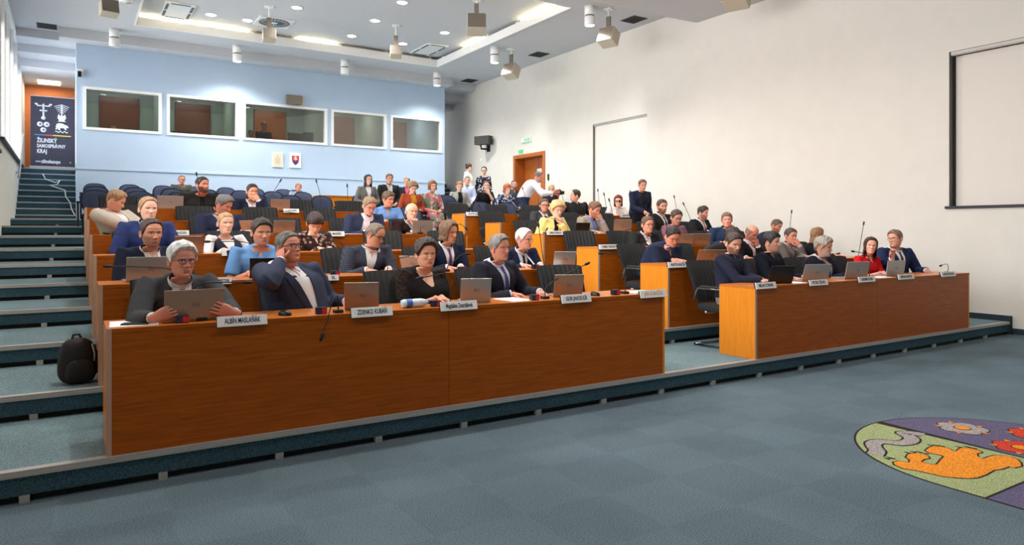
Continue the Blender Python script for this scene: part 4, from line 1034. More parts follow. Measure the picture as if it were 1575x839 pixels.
    tb_ = MB(); torso(tb_, off); bt_ = BVHTree.FromPolygons([Vector(v) for v in tb_.v], tb_.f)
    def front(x, t, d, side_=0):
        c = spine(min(t, 1)) + (nb - P0) * 0; tg = tang(min(t, 1)); f2 = nrm(fw - tg * np.dot(fw, tg))
        if t > 1: c = c + up * (t - 1) * TL
        org = Vector(c + r * x + f2 * .6); hit = bv.ray_cast(org, Vector(-f2))
        for _ in range(6):
            if hit[0] is not None: break
            org = org - Vector(tg) * .012; hit = bv.ray_cast(org, Vector(-f2))
        h2 = bt_.ray_cast(org, Vector(-f2))
        if h2[0] is not None and hit[0] is not None and h2[3] - hit[3] > .022: hit = h2
        if hit[0] is None: return tuple(c + r * x + f2 * (.055 * sc))
        return tuple(np.array(hit[0]) + f2 * d)
    def patch(xl, xr, t0, t1, nt_, nx, d, mbx=None):
        q = mbx or MB(); rws = []
        for i in range(nt_ + 1):
            t = t0 + (t1 - t0) * i / nt_; a, b_ = xl(i / nt_), xr(i / nt_)
            rws.append([front(a + (b_ - a) * j / nx, t, d if not callable(d) else d(j / nx)) for j in range(nx + 1)])
        q.grid(rws); return q
    vb = o.get('v', .42)            # where the opening of the jacket ends along the spine
    scol = cloth(o.get('shirt', (236, 236, 240)), o.get('shirt_pat', 'plain'), o.get('shirt_c2'))
    if kind in ('suit', 'cardigan') and o.get('open', True):
        wv = o.get('vw', .062); hang = kind == 'cardigan' or o.get('hang')
        fx = (lambda u: wv * (1 - u) ** .9 + .004) if not hang else (lambda u: wv * (.8 + .35 * u))
        patch(lambda u: -fx(u), fx, 1.01, vb, 15, 8, .004).build('shirt' if o.get('collar', True) else 'top', scol, root)
        coll = MB()
        if o.get('collar', True):
            rws = []
            for j, (hh, ra) in enumerate(((-.055, .084), (-.025, .078), (.0, .072), (.018, .0695))):
                row = []
                for k in range(25):
                    a = 2 * PI * k / 24; fa_ = math.exp(-((abs((a + PI) % (2 * PI) - PI)) / .6) ** 2); c = nb + nrm(nt0 - nb) * (hh * sc - (.010 if o.get('tie') else .038) * fa_)
                    ax_ = nrm(nt0 - nb); ff = nrm(fw - ax_ * np.dot(fw, ax_) * .7); row.append(tuple(c + r * math.sin(a) * ra * sc * (neckr / (.054 * sc)) ** .7 + ff * math.cos(a) * ra * sc * .98 * (neckr / (.054 * sc)) ** .7))
                rws.append(row)
            coll.grid(rws)
            coll.build('collar', scol, root)
            if not o.get('tie'):
                vs_ = MB(); patch(lambda u: -.026 * (1 - u), lambda u: .026 * (1 - u), 1.0, .87, 5, 4, .008, vs_); bc_ = vs_.mesh('neckline'); ca = bc_.color_attributes.new('Col', 'FLOAT_COLOR', 'POINT'); ca.data.foreach_set('color', np.tile(np.append(sk * 1.04, 1), len(bc_.vertices))); mk('neckline', bc_, 'skin', root)
            for s in (-1, 1): patch(lambda u: s * (.054 - .018 * u), lambda u: s * (.012 + (.012 if not o.get('tie') else 0) + .022 * u), .985, .90, 3, 3, .012).build('collar_wing', scol, root)
        for s, sh, el, wr, *_ in arm:
            if o.get('cuff', True): MB().tube([el + (wr - el) * .88, el + (wr - el) * 1.0 ], [.036 * sc, .0345 * sc], 12).build('cuff', scol, root)
        if not o.get('plainfront'):
            for s in (-1, 1):
                lp = MB()
                patch(lambda u: s * (fx(u) - .002), lambda u: s * (fx(u) + .014 + .05 * math.sin(PI * min(1, .22 + u * .78)) ** .8 * (1 if kind == 'suit' else .45)), .96, vb - .01, 14, 4, (lambda q: .0125 - .006 * q), lp)
                lp.build('lapel' if kind == 'suit' else 'front_edge', cm, root)
    if o.get('tie'):
        tm = cloth(o['tie'], o.get('tie_pat', 'plain'), o.get('tie_c2')); tb = MB()
        patch(lambda u: -.017 + .004 * u, lambda u: .017 - .004 * u, .962, .915, 3, 3, .018).build('tie_knot', tm, root)
        patch(lambda u: -.013 - .024 * u, lambda u: .013 + .024 * u, .92, vb + .01, 12, 4, .012, tb); tb.build('tie', tm, root)
    if kind in ('shirt', 'polo'):
        cb_ = MB(); rws = []
        for hh, ra in ((-.03, .078), (.0, .071), (.014, .069)):
            row = []
            for k in range(25):
                a = 2 * PI * k / 24; fa_ = math.exp(-((abs((a + PI) % (2 * PI) - PI)) / .65) ** 2); c = nb + nrm(nt0 - nb) * (hh * sc - .045 * fa_)
                row.append(tuple(c + r * math.sin(a) * ra * sc + fw * math.cos(a) * ra * sc))
            rws.append(row)
        cb_.grid(rws); ccm = cloth(o.get('collar_c', o.get('c', (34, 40, 60))), 'plain'); cb_.build('collar', ccm, root)
        for s in (-1, 1): patch(lambda u: s * (.058 - .01 * u), lambda u: s * (.012 + .03 * u), .965, .90, 3, 3, .010).build('collar_wing', ccm, root)
        vs_ = MB(); patch(lambda u: -.034 * (1 - u), lambda u: .034 * (1 - u), 1.0, o.get('neckv', .88), 5, 4, .005, vs_)
        bc_ = vs_.mesh('neckline'); ca = bc_.color_attributes.new('Col', 'FLOAT_COLOR', 'POINT'); ca.data.foreach_set('color', np.tile(np.append(sk * .95, 1), len(bc_.vertices)))
        mk('neckline', bc_, 'skin', root)
        if o.get('buttons', True): patch(lambda u: -.012, lambda u: .012, o.get('neckv', .88), .35, 10, 2, .004).build('placket', cm, root)
    if kind in ('dress', 'lace', 'vest') or o.get('neckline'):
        wn = o.get('neckline', .06); dv = o.get('neckdeep', .86)
        vs_ = MB(); patch(lambda u: -wn * (1 - u ** 2 * .85), lambda u: wn * (1 - u ** 2 * .85), 1.03, dv, 8, 6, .005, vs_)
        bc_ = vs_.mesh('neckline'); ca = bc_.color_attributes.new('Col', 'FLOAT_COLOR', 'POINT'); ca.data.foreach_set('color', np.tile(np.append(sk, 1), len(bc_.vertices)))
        mk('neckline', bc_, 'skin', root)
    if kind == 'vest':
        patch(lambda u: -.06 * (1 - u) - .003, lambda u: .06 * (1 - u) + .003, .93, .62, 8, 6, .007).build('blouse', cloth((240, 240, 240)), root)
    # trousers and shoes
    tr_ = MB()
    rws = [ring(0, .178 * sc * bulk, .125 + belly * .6, .14, 20), ring(.1, .176 * sc * bulk, .13 + belly * .8, .125, 20)]
    lo = [q - V3(0, 0, .10 if not stand else .12) for q in ring(0, .15 * sc, .10, .11, 20)]
    tr_.grid([lo] + rws, closed=True); tr_.add(lo, [tuple(range(19, -1, -1))], 0, True); tr_.add(rws[-1], [tuple(range(20))], 0, True)
    for q in lg: tr_.tube([q[0], q[0] * .5 + q[1] * .5, q[1], q[1] * .55 + q[2] * .45, q[2] + V3(0, 0, -.015)], [.088 * bulk, .082 * bulk, .064, .056, .052], 12)
    tm = remesh(tr_, .016 if lod < 2 else .02, 4); wrinkle(tm, .003, seed + 1); mk('trousers', tm, cloth(o.get('legs', (32, 34, 42))), root)
    for i, q in enumerate(lg):
        a = q[2]; sb = MB(); rws = []
        for y, w, h in ((-.06, .028, .05), (-.03, .038, .075), (.03, .040, .078), (.10, .046, .052), (.16, .044, .042), (.20, .03, .03)):
            rws.append([tuple(V3(a[0], a[1], 0) + fw * y + r * (w * math.cos(2 * PI * k / 12)) + V3(0, 0, .004 + h / 2 + h / 2 * math.sin(2 * PI * k / 12))) for k in range(12)])
        sb.grid(rws, closed=True); sb.add(rws[0], [tuple(range(11, -1, -1))]); sb.add(rws[-1], [tuple(range(12))]); sb.build('shoe', 'shoe_black', root)
    return root
# ================================================================ who sits where
def short_(c=.0, **k): return dict(dict(top=.016, side=.007, noise=.003), **k)
def seat(k, b, i, hx, hy, label, face=0, pitch=0, roll=0, look=None, outfit=None, arms=('desk', 'desk'), dyh=.60, chest=0, dhx=0, hipdy=.0, sc=1., lod=None, **kw):
    """someone at a desk: head centre at a pixel of the photograph, face = angle the face is turned from the camera (+ to the right)"""
    hw = on_y(hx, hy, YF[k] + dyh); yaw = face - math.degrees(math.atan2(hw.x, hw.y))
    hip = (SEATX[b][i] * .5 + hw.x * .5 + dhx, YF[k] + SEATY + .01 + hipdy)
    if lod is None: lod = 0 if (k == 0 or (k == 1 and b == 0)) else 1
    return person(label, hw, hip, RISE * (k + 1), chest, (yaw, pitch, roll), look, outfit, arms, lod=lod, sc=sc, group='council members at the desks', **kw)
def aud(hx, hy, Y, k, label, face=0, pitch=0, roll=0, look=None, outfit=None, arms=('lap', 'lap'), chest=None, chair=True, stand=False, hdy=.10, sc=1., hdx=0, lod=2, **kw):
    hw = on_y(hx, hy, Y); cy = -math.degrees(math.atan2(hw.x, hw.y)); z = RISE * k
    if chest is None: chest = (face + cy) * .4
    hip = (hw.x + hdx, Y + hdy)
    if chair:
        put_chair(TC0, (hip[0], hip[1] + .02, z), R(chest), 'navy theatre chair under the ' + chair if isinstance(chair, str) else 'navy theatre chair')
    return person(label, hw, hip, z, chest, (face + cy, pitch, roll), look, outfit, arms, stand=stand, lod=lod, sc=sc, group='audience and staff at the back', **kw)
NAVY = (34, 42, 66); CHAR = (50, 52, 56); WHITE = (238, 238, 240)
tan = (216, 158, 130); pale = (226, 176, 150); ruddy = (208, 140, 116); fair = (232, 186, 162)
# --- first row, window side
LAP1 = on_y(299, 480, YF[0] + .14)
a = (LAP1.x - .235, LAP1.y - .035, LAP1.z - .02); b = (LAP1.x + .235, LAP1.y - .035, LAP1.z - .02)
seat(0, 0, 0, 280, 401, 'white-haired man in glasses and grey suit with burgundy tie, gripping a raised laptop', 20, 2, 0,
     dict(hair=(222, 220, 216), skin=ruddy, style=dict(top=.024, side=.015, line=.082, noise=.004, quiff=.006), glasses='tint', brow=.4), dict(c=(76, 78, 82), tie=(84, 24, 38), v=.45, bulk=1.04),
     ({'m': 'at', 'w': a, 'dir': (.8, -.12, .3), 'pn': (0, 1, 0), 'pose': 'relax', 'hint': (-.6, .2, -1)}, {'m': 'at', 'w': b, 'dir': (-.8, -.12, .3), 'pn': (0, 1, 0), 'pose': 'relax', 'hint': (.6, .2, -1)}), dyh=.52, chest=6, sc=1.04)
seat(0, 0, 1, 443, 381, 'stout man in navy blazer and dark glasses touching his ear', 42, -9, 0,
     dict(hair=(96, 90, 86), skin=ruddy, style=dict(top=.010, side=.005, line=.075), glasses='dark', fat=.10, neck=1.2), dict(c=(66, 74, 98), v=.12, bulk=1.2, belly=.05, vw=.07), ('ear', {'m': 'desk', 'at': (.2, .3)}), dyh=.62, chest=20, dhx=.06, sc=1.03)
seat(0, 0, 2, 655, 391, 'short-haired woman in black top with lace sleeves, forearms on the desk', 25, 2, 0,
     dict(hair=(58, 42, 34), skin=tan, style=dict(top=.034, side=.022, line=.082, noise=.007, nape=-.085, quiff=.006), fat=.14, neck=1.25, lips=(170, 84, 80)), dict(kind='lace', fem=True, c=(20, 19, 20), c_sleeve=(58, 42, 38), c2_sleeve=(16, 14, 14), pat_sleeve='lacy', sleeve=.08, bulk=1.6, belly=.04, neckline=.085, neckdeep=.84),
     ({'m': 'desk', 'at': (.02, .33), 'pose': 'relax'}, {'m': 'desk', 'at': (.05, .30), 'pose': 'relax'}), dyh=.60, chest=14)
seat(0, 0, 3, 768, 382, 'grey-haired man in dark navy suit, lavender shirt and patterned blue tie', 50, 0, 0,
     dict(hair=(128, 124, 120), skin=ruddy, style=dict(top=.016, side=.009, line=.082, quiff=.008)), dict(c=(48, 50, 64), shirt=(214, 212, 232), tie=(44, 62, 128), tie_pat='check', tie_c2=(80, 96, 160), v=.2), ({'m': 'desk', 'at': (.1, .3)}, {'m': 'desk', 'at': (.20, .36)}), dyh=.60, chest=14)
# --- second row, window side
seat(1, 0, 0, 233, 359, 'dark-bearded man in navy suit with open collar behind a silver laptop', 20, 3, 0,
     dict(hair=(60, 46, 40), skin=(206, 148, 122), style=dict(top=.014, side=.007, line=.088, temple=.06), beard=.55), dict(c=NAVY, shirt=(228, 214, 210), v=.35), ({'m': 'desk', 'at': (.12, .34), 'pose': 'hold'}, 'desk'), dyh=.60, chest=8, sc=1.03)
seat(1, 0, 1, 402, 358, 'dark-haired man in light blue short-sleeved shirt looking up', 20, 4, 0,
     dict(hair=(48, 40, 34), skin=(206, 146, 120), style=dict(top=.022, side=.009, line=.078, quiff=.008), beard=.25), dict(kind='polo', c=(104, 152, 206), bulk=1.08, buttons=False, neckv=.9), ({'m': 'desk', 'at': (.10, .36)}, {'m': 'desk', 'at': (-.02, .34)}), dyh=.58, chest=-10, sc=1.02)
seat(1, 0, 2, 577, 362, 'balding man in glasses and checked grey blazer reading downwards', 55, 20, 4,
     dict(hair=(122, 106, 92), skin=(208, 152, 126), style=dict(top=.010, side=.010, line=.10, temple=.075, noise=.003), glasses='dark', neck=1.1), dict(c=(54, 58, 72), pat='check', c2=(76, 80, 96), v=.2, bulk=1.08), ({'m': 'desk', 'at': (.1, .36)}, {'m': 'desk', 'at': (.1, .40)}), dyh=.58, chest=8, dhx=-.05)
seat(1, 0, 3, 690, 358, 'long-haired man with grey goatee in navy suit and purple striped tie', 50, 5, 0,
     dict(hair=(112, 84, 60), skin=(206, 150, 124), style=dict(top=.028, side=.02, long=.085, line=.085, temple=.05, noise=.004, flare=.4), beard=.6, goatee=1, beardc=(150, 138, 128)), dict(c=(32, 42, 72), tie=(84, 48, 92), tie_pat='check', tie_c2=(130, 90, 130), v=.2), ('desk', {'m': 'desk', 'at': (.02, .34)}), dyh=.60, chest=6)
seat(1, 0, 4, 806, 368, 'white-haired elderly man in glasses, blue suit and navy tie', 60, 6, 0,
     dict(hair=(228, 224, 214), skin=(222, 160, 140), style=dict(top=.016, side=.012, line=.092, temple=.06), glasses='metal', brow=.2), dict(c=(34, 44, 76), shirt=(232, 234, 244), tie=(30, 36, 64), v=.3), ('desk', {'m': 'desk', 'at': (.06, .40)}), dyh=.56, chest=6)
# --- third row, window side
seat(2, 0, 0, 228, 322, 'fair-haired man in bright blue suit sitting behind the bearded man', 20, 0, 0, dict(hair=(176, 136, 100), skin=(240, 196, 172), style=short_(top=.014, line=.085), brow=.3), dict(c=(46, 62, 114), shirt=(170, 186, 236), v=.3), dyh=.62, chest=6, sc=1.03)
seat(2, 0, 1, 347, 344, 'blonde woman with ponytail in dark waistcoat over white blouse', 20, 0, 0, dict(hair=(186, 152, 106), skin=fair, style=dict(top=.010, side=.006, line=.076, tail=1, noise=.002), lips=(188, 110, 104)), dict(kind='vest', fem=True, c=(60, 66, 84), c_sleeve=(240, 240, 244), neckline=.035, neckdeep=.9), dyh=.60, chest=4, sc=.98)
seat(2, 0, 2, 484, 344, 'dark-haired woman with fringe in brown patterned top, head bowed', 12, 34, 0, dict(hair=(54, 38, 34), skin=fair, style=dict(top=.026, side=.018, line=.045, temple=.03, fringe=1, nape=-.09, noise=.004)), dict(kind='dress', fem=True, c=(70, 44, 40), pat='blotch', c2=(176, 150, 136), bulk=1.15, neckline=.02), ({'m': 'desk', 'at': (.06, .34)}, {'m': 'desk', 'at': (.04, .36)}), dyh=.52, chest=4)
# --- fourth row
seat(3, 0, 0, 178, 309, 'man in beige suit seen in profile at the stair end, looking down', 80, 24, 0, dict(hair=(158, 118, 84), skin=(222, 156, 130), style=short_(top=.018, line=.08, quiff=.004), beard=.3, beardc=(170, 110, 80)), dict(c=(196, 186, 172), shirt=(236, 230, 228), v=.35, legs=(186, 176, 160), bulk=1.1), ({'m': 'desk', 'at': (.0, .40)}, {'m': 'desk', 'at': (.1, .46)}), dyh=.72, chest=42, dhx=-.02, hipdy=.06, sc=1.03)
seat(3, 0, 1, 344, 316, 'greying man in navy blue suit turned sideways behind the blonde woman', 58, 22, 0, dict(hair=(110, 104, 104), skin=ruddy, style=short_(top=.022, quiff=.008), beard=.35, beardc=(120, 112, 108)), dict(c=(46, 54, 84), v=.2, bulk=1.15, belly=.03), dyh=.56, chest=10, dhx=.03, sc=1.05)
seat(3, 0, 3, 568, 317, 'man in rimless glasses and slate blue suit bending over papers', 30, 26, 0, dict(hair=(142, 116, 92), skin=(222, 158, 138), style=short_(top=.018, line=.08), glasses='metal'), dict(c=(52, 62, 90), shirt=(232, 222, 226), v=.25, bulk=1.1, hang=1), ({'m': 'desk', 'at': (.0, .3)}, {'m': 'desk', 'at': (.1, .36)}), dyh=.54, chest=4, dhx=-.05, sc=1.05)
seat(3, 0, 4, 633, 326, 'bald white-bearded man in dark brown jacket resting chin on fist', 28, 4, 4, dict(hair=(206, 198, 186), skin=(218, 166, 138), style=dict(top=.004, side=.007, bald=1, line=.09, noise=.002), beard=.4, beardc=(220, 214, 206), brow=.3), dict(c=(50, 32, 34), shirt=(228, 222, 220), v=.5), ('desk', {'m': 'chin'}), dyh=.52, chest=2, sc=1.04)
# --- fifth and sixth row, window side
seat(4, 0, 4, 597, 307, 'man with brown side-parted hair in light blue denim shirt', 45, 10, 0, dict(hair=(94, 72, 54), skin=(206, 146, 118), style=dict(top=.026, side=.016, line=.07, noise=.004)), dict(kind='shirt', c=(112, 156, 214), neckv=.8), dyh=.58, sc=1.02)
ar = on_y(262, 296, YF[5] + .72)
seat(5, 0, 1, 311, 285, 'burly bearded man in black blazer leaning into his microphone', 40, -2, 0, dict(hair=(40, 32, 28), skin=ruddy, style=short_(top=.010, side=.006), beard=.9, beardc=(44, 32, 28), fat=.08, neck=1.2), dict(c=(40, 40, 40), shirt=(18, 18, 20), collar=False, v=.1, vw=.05, bulk=1.3, cuff=False, hang=1), ({'m': 'desk', 'at': (.38, .20)}, 'desk'), dyh=.52, chest=14, dhx=.02, sc=1.08)
seat(5, 0, 2, 388, 295, 'dark-haired man in navy suit covering his mouth with his hand', 20, 6, 0, dict(hair=(44, 34, 30), skin=(216, 156, 128), style=short_(top=.012)), dict(c=(32, 38, 66), v=.3), ('desk', {'m': 'mouth'}), dyh=.56, chest=4, sc=1.05)
# --- first row, right wall side
seat(0, 1, 0, 1128, 375, 'young bearded man in navy shirt at the aisle end of the right desk', 36, 14, 0, dict(hair=(62, 46, 38), skin=(214, 158, 134), style=dict(top=.02, side=.006, line=.078, quiff=.008), beard=.7), dict(kind='shirt', c=(40, 45, 66), neckv=.9, legs=(150, 146, 138)), ({'m': 'desk', 'at': (.02, .42)}, {'m': 'desk', 'at': (-.02, .40)}), dyh=.70, chest=12, sc=1.04)
seat(0, 1, 1, 1187, 373, 'black-haired man in dark navy shirt behind a dark laptop', 64, 2, 0, dict(hair=(24, 20, 20), skin=(212, 158, 134), style=dict(top=.024, side=.015, line=.07, noise=.004), beard=.3), dict(kind='shirt', c=(26, 28, 46), neckv=.9), dyh=.62, chest=10)
seat(0, 1, 2, 1267, 380, 'grey curly-haired man in dark navy blazer leaning over his desk', 70, 8, 0, dict(hair=(152, 142, 130), skin=(206, 146, 122), style=dict(top=.024, side=.018, line=.075, noise=.007, back=.006), beard=.6, beardc=(180, 172, 164)), dict(c=(40, 42, 60), shirt=(196, 190, 188), v=.25, bulk=1.1), ({'m': 'desk', 'at': (.05, .4)}, {'m': 'desk', 'at': (.12, .44)}), dyh=.56, chest=12, sc=1.06)
seat(0, 1, 3, 1339, 379, 'smiling woman with long brown hair in a red dress', 12, -4, 6, dict(hair=(62, 40, 32), skin=(226, 166, 142), style=dict(top=.018, side=.014, long=.2, line=.082, temple=.05, noise=.003, flare=.6), smile=1, lips=(190, 70, 70)), dict(kind='polo', fem=True, c=(204, 22, 32), neckv=.86, buttons=False, short=True), ({'m': 'desk', 'at': (.06, .36)}, {'m': 'desk', 'at': (.0, .34)}), dyh=.62, chest=-12)
seat(0, 1, 4, 1377, 368, 'man in glasses, blue suit and plum tie raising a hand beside the woman in red', -36, 0, -6, dict(hair=(126, 98, 78), skin=(212, 152, 128), style=short_(top=.016, quiff=.006), glasses='metal'), dict(c=(36, 52, 94), tie=(78, 40, 70), v=.2), ({'m': 'at', 'w': tuple(on_y(1372, 398, YF[0] + .42)), 'dir': (-.1, -.1, 1), 'pn': (-.5, -1, 0), 'pose': 'hold', 'hint': (-.5, .2, -1)}, {'m': 'desk', 'at': (.22, .34)}), dyh=.66, chest=-22, sc=1.06)
# --- second row, right wall side
seat(1, 1, 0, 1034, 364, 'heavy man in navy polo shirt looking down, arms folded on the desk', 30, 28, 0, dict(hair=(38, 30, 28), skin=(218, 152, 126), style=dict(top=.016, side=.007, line=.08, noise=.005), fat=.14, neck=1.25, glasses='metal'), dict(kind='polo', c=(38, 48, 76), collar_c=(56, 74, 112), bulk=1.3, belly=.04), ({'m': 'desk', 'at': (.0, .36)}, {'m': 'desk', 'at': (-.06, .34)}), dyh=.48, chest=8, sc=1.08)
seat(1, 1, 1, 1126, 364, 'curly-haired man in charcoal jacket slumped across the desk', 70, 30, 20, dict(hair=(44, 38, 34), skin=tan, style=dict(top=.022, side=.014, line=.075, curl=.012)), dict(c=(54, 56, 60), v=.4), ({'m': 'at', 'w': tuple(on_y(1064, 400, YF[1] + .4)), 'dir': (-.2, -1, -.1), 'hint': (-1, .3, .6)}, 'desk'), dyh=.62, chest=24, dhx=.12)
seat(1, 1, 2, 1156, 359, 'bald man in black suit bowing his head, hand to his face', 52, 30, 0, dict(hair=(120, 96, 84), skin=(202, 138, 116), style=dict(top=.003, side=.004, bald=.8, line=.09, noise=.001), beard=.35), dict(c=(28, 28, 32), shirt=(232, 222, 226), v=.2), ('desk', {'m': 'mouth'}), dyh=.60, chest=6, sc=1.02)
seat(1, 1, 3, 1216, 363, 'man in grey tweed blazer pressing his fist to his mouth', 44, 8, 0, dict(hair=(66, 52, 46), skin=(208, 146, 122), style=short_(top=.010)), dict(c=(122, 116, 110), pat='check', c2=(100, 96, 92), shirt=(196, 180, 190), v=.3), ({'m': 'desk', 'at': (.0, .34)}, {'m': 'mouth'}), dyh=.58, chest=8)
seat(1, 1, 4, 1257, 362, 'woman with straight light brown hair turned towards the wall', 105, 6, 0, dict(hair=(134, 96, 62), skin=fair, style=dict(top=.016, side=.014, long=.2, line=.082, noise=.003, flare=.5)), dict(kind='cardigan', fem=True, c=(34, 34, 40), shirt=(30, 30, 34), collar=False, cuff=False), dyh=.62, chest=14)
# --- third row, right wall side
seat(2, 1, 1, 996, 346, 'man in thin glasses, black jacket and open white shirt', 34, 3, 0, dict(hair=(104, 72, 54), skin=(216, 152, 126), style=short_(top=.014), glasses='metal'), dict(c=(40, 42, 42), shirt=(222, 220, 220), v=.2, bulk=1.1), dyh=.58, chest=4, sc=1.08)
seat(2, 1, 2, 1040, 335, 'young man with dark glasses in pink checked shirt looking down', 34, 16, 0, dict(hair=(72, 54, 42), skin=(214, 154, 130), style=dict(top=.02, side=.008), glasses='dark', beard=.3), dict(kind='shirt', c=(150, 104, 116), pat='check', c2=(110, 74, 88)), dyh=.60, chest=4)
seat(2, 1, 3, 1118, 339, 'fair-haired man in blue jacket with a hand at his collar', 4, 0, 0, dict(hair=(118, 96, 80), skin=(222, 156, 136), style=dict(top=.018, side=.010, line=.068)), dict(c=(44, 66, 100), v=.3, shirt=(60, 70, 96), cuff=False), ('desk', 'neck'), dyh=.60, chest=-20, sc=1.05)
seat(2, 1, 4, 1194, 348, 'bearded man in dark blue sweater leaning far over the desk', 58, 22, 6, dict(hair=(86, 66, 54), skin=(206, 142, 118), style=short_(top=.010), beard=.7), dict(kind='polo', c=(34, 40, 66), short=False, sleeve=.95, buttons=False), dyh=.50, chest=20, dhx=-.1)
# --- fourth row, right wall side
seat(3, 1, 0, 857, 323, 'woman with curly blonde hair in yellow cardigan over black dress', 30, 14, 4, dict(hair=(214, 184, 130), skin=fair, style=dict(top=.032, side=.03, line=.07, curl=.02, nape=-.11, noise=.008)), dict(kind='cardigan', fem=True, c=(232, 216, 136), shirt=(26, 24, 28), collar=False, cuff=False, v=.15, vw=.05, bulk=1.12), ({'m': 'desk', 'at': (.1, .32)}, {'m': 'chin'}), dyh=.56, chest=4, sc=1.1)
seat(3, 1, 1, 914, 323, 'red-bearded man in beige blazer and blue shirt, hand at his face', 58, 18, 0, dict(hair=(118, 82, 58), skin=(222, 160, 134), style=short_(top=.022, quiff=.008), beard=.7, beardc=(150, 92, 60)), dict(c=(170, 160, 146), shirt=(120, 144, 208), v=.2), ({'m': 'desk', 'at': (.1, .3)}, {'m': 'mouth'}), dyh=.54, chest=12, sc=1.1)
seat(3, 1, 3, 1018, 318, 'dark-bearded man in black suit and black tie at the right block', 32, 4, 0, dict(hair=(64, 52, 46), skin=(206, 146, 122), style=short_(top=.014), beard=.8), dict(c=(40, 40, 44), tie=(24, 22, 26), v=.2), dyh=.60, chest=4, sc=1.08)
seat(3, 1, 4, 1081, 328, 'young bearded man in black suit and wine red tie in profile', 66, 8, 0, dict(hair=(48, 38, 32), skin=(220, 164, 138), style=dict(top=.018, side=.005, quiff=.008), beard=.6), dict(c=(38, 40, 44), tie=(140, 26, 56), v=.25), dyh=.60, chest=8, sc=1.06)
# --- fifth and sixth row, right wall side
seat(4, 1, 1, 837, 316, 'man with dark glasses in grey suit behind the blonde woman', 14, 4, 0, dict(hair=(92, 76, 66), skin=(214, 152, 130), style=short_(top=.012), glasses='dark'), dict(c=(70, 74, 80), v=.3), dyh=.60)
seat(5, 1, 3, 885, 301, 'man in black shirt lounging back, face turned to the stair', -78, -6, 8, dict(hair=(52, 44, 40), skin=(220, 164, 140), style=short_(top=.010, line=.085), beard=.6, goatee=1), dict(kind='shirt', c=(40, 42, 46)), ({'m': 'desk', 'at': (.3, .2)}, {'m': 'desk', 'at': (.35, .2)}), dyh=.76, chest=-10, sc=1.1)
seat(5, 1, 4, 951, 310, 'red-haired woman in sunglasses and pale jacket with brooch', -4, 0, 0, dict(hair=(118, 44, 38), skin=fair, style=dict(top=.022, side=.018, long=.11, line=.07, temple=.045, fringe=1, flare=.5), glasses='sun'), dict(kind='cardigan', fem=True, c=(222, 210, 208), shirt=(206, 190, 184), collar=False, cuff=False, v=.4), dyh=.60, chest=-14, sc=1.08)
hw = on_y(988, 285, 10.35)
person('standing man in navy blazer and dark sweater leaning on a chair back', hw, (hw.x + .02, 10.5), RISE * 5, -10, (25 - 43, 12, 0), dict(hair=(98, 78, 64), skin=(214, 154, 130), style=short_(top=.012)), dict(c=(34, 42, 70), shirt=(38, 40, 46), collar=False, v=.3, cuff=False, vw=.07), ({'m': 'at', 'w': (hw.x - .12, 10.15, RISE * 5 + .98), 'dir': (0, -1, -.4)}, 'down'), stand=True, lod=1, sc=1.0, group='audience and staff at the back')
# --- audience
blz = (112, 108, 104)
aud(566, 277, 14.2, 8, 'woman with long black hair in grey blazer beside the back table', 24, 0, 0, dict(hair=(24, 20, 22), skin=fair, style=dict(top=.014, side=.014, long=.2, line=.08, flare=.4)), dict(kind='suit', fem=True, c=blz, shirt=WHITE, collar=False, v=.3, cuff=False), chair='woman with long black hair')
aud(599, 275.5, 14.7, 8, 'short-haired man in black suit and white shirt, arms crossed low', 16, 0, 0, dict(hair=(92, 80, 72), skin=(214, 158, 132), style=short_()), dict(c=(40, 42, 46), v=.25), chair='short-haired man in black suit')
aud(626, 280, 16.7, 9, 'person in dark jacket and pink scarf looking over a shoulder', -14, 4, 0, dict(hair=(120, 88, 66), skin=tan, style=dict(top=.008, side=.006, noise=.002, tail=1)), dict(kind='suit', fem=True, c=(36, 38, 56), shirt=(206, 84, 110), collar=False, cuff=False), chair='person with the pink scarf')
aud(635, 289, 13.0, 7, 'curly-haired woman in rust red jacket reading', 20, 26, 0, dict(hair=(150, 112, 84), skin=fair, style=dict(top=.022, side=.02, curl=.018, line=.07)), dict(kind='cardigan', fem=True, c=(160, 70, 40), shirt=(206, 140, 40), collar=False, cuff=False), chair='woman in rust red jacket', sc=1.05)
aud(665, 287, 13.05, 7, 'woman with bobbed hair in a floral dress', 24, 2, 0, dict(hair=(136, 92, 64), skin=(222, 168, 142), style=dict(top=.018, side=.016, long=.07, line=.06, fringe=1, flare=.7)), dict(kind='dress', fem=True, c=(120, 132, 112), pat='floral', c2=(214, 78, 110), skirt=1, legs=(214, 190, 176)), chair='woman in the floral dress', sc=1.05)
aud(707, 287, 15.0, 8, 'woman in grey cardigan looking at her phone', 6, 18, 0, dict(hair=(150, 98, 60), skin=fair, style=dict(top=.01, side=.008, noise=.002, tail=1)), dict(kind='cardigan', fem=True, c=(152, 152, 146), shirt=(30, 30, 34), collar=False, cuff=False), chair='woman with the phone', sc=1.08)
aud(718.5, 278, 16.65, 9, 'man in light blue shirt behind the woman with the phone', 6, 0, 0, dict(hair=(84, 70, 60), skin=(216, 164, 140), style=short_(top=.008)), dict(kind='shirt', c=(190, 200, 232), neckv=.9), chair='man in light blue shirt')
aud(721, 258, 17.0, 9, 'standing person in white top with hair in a bun, seen from behind', 125, 0, 0, dict(hair=(62, 34, 34), skin=fair, style=dict(top=.010, side=.006, bun=1, noise=.002)), dict(kind='polo', fem=True, c=(240, 236, 226), short=True, buttons=False), ('down', 'down'), chair=False, stand=True, chest=60, hdy=.0)
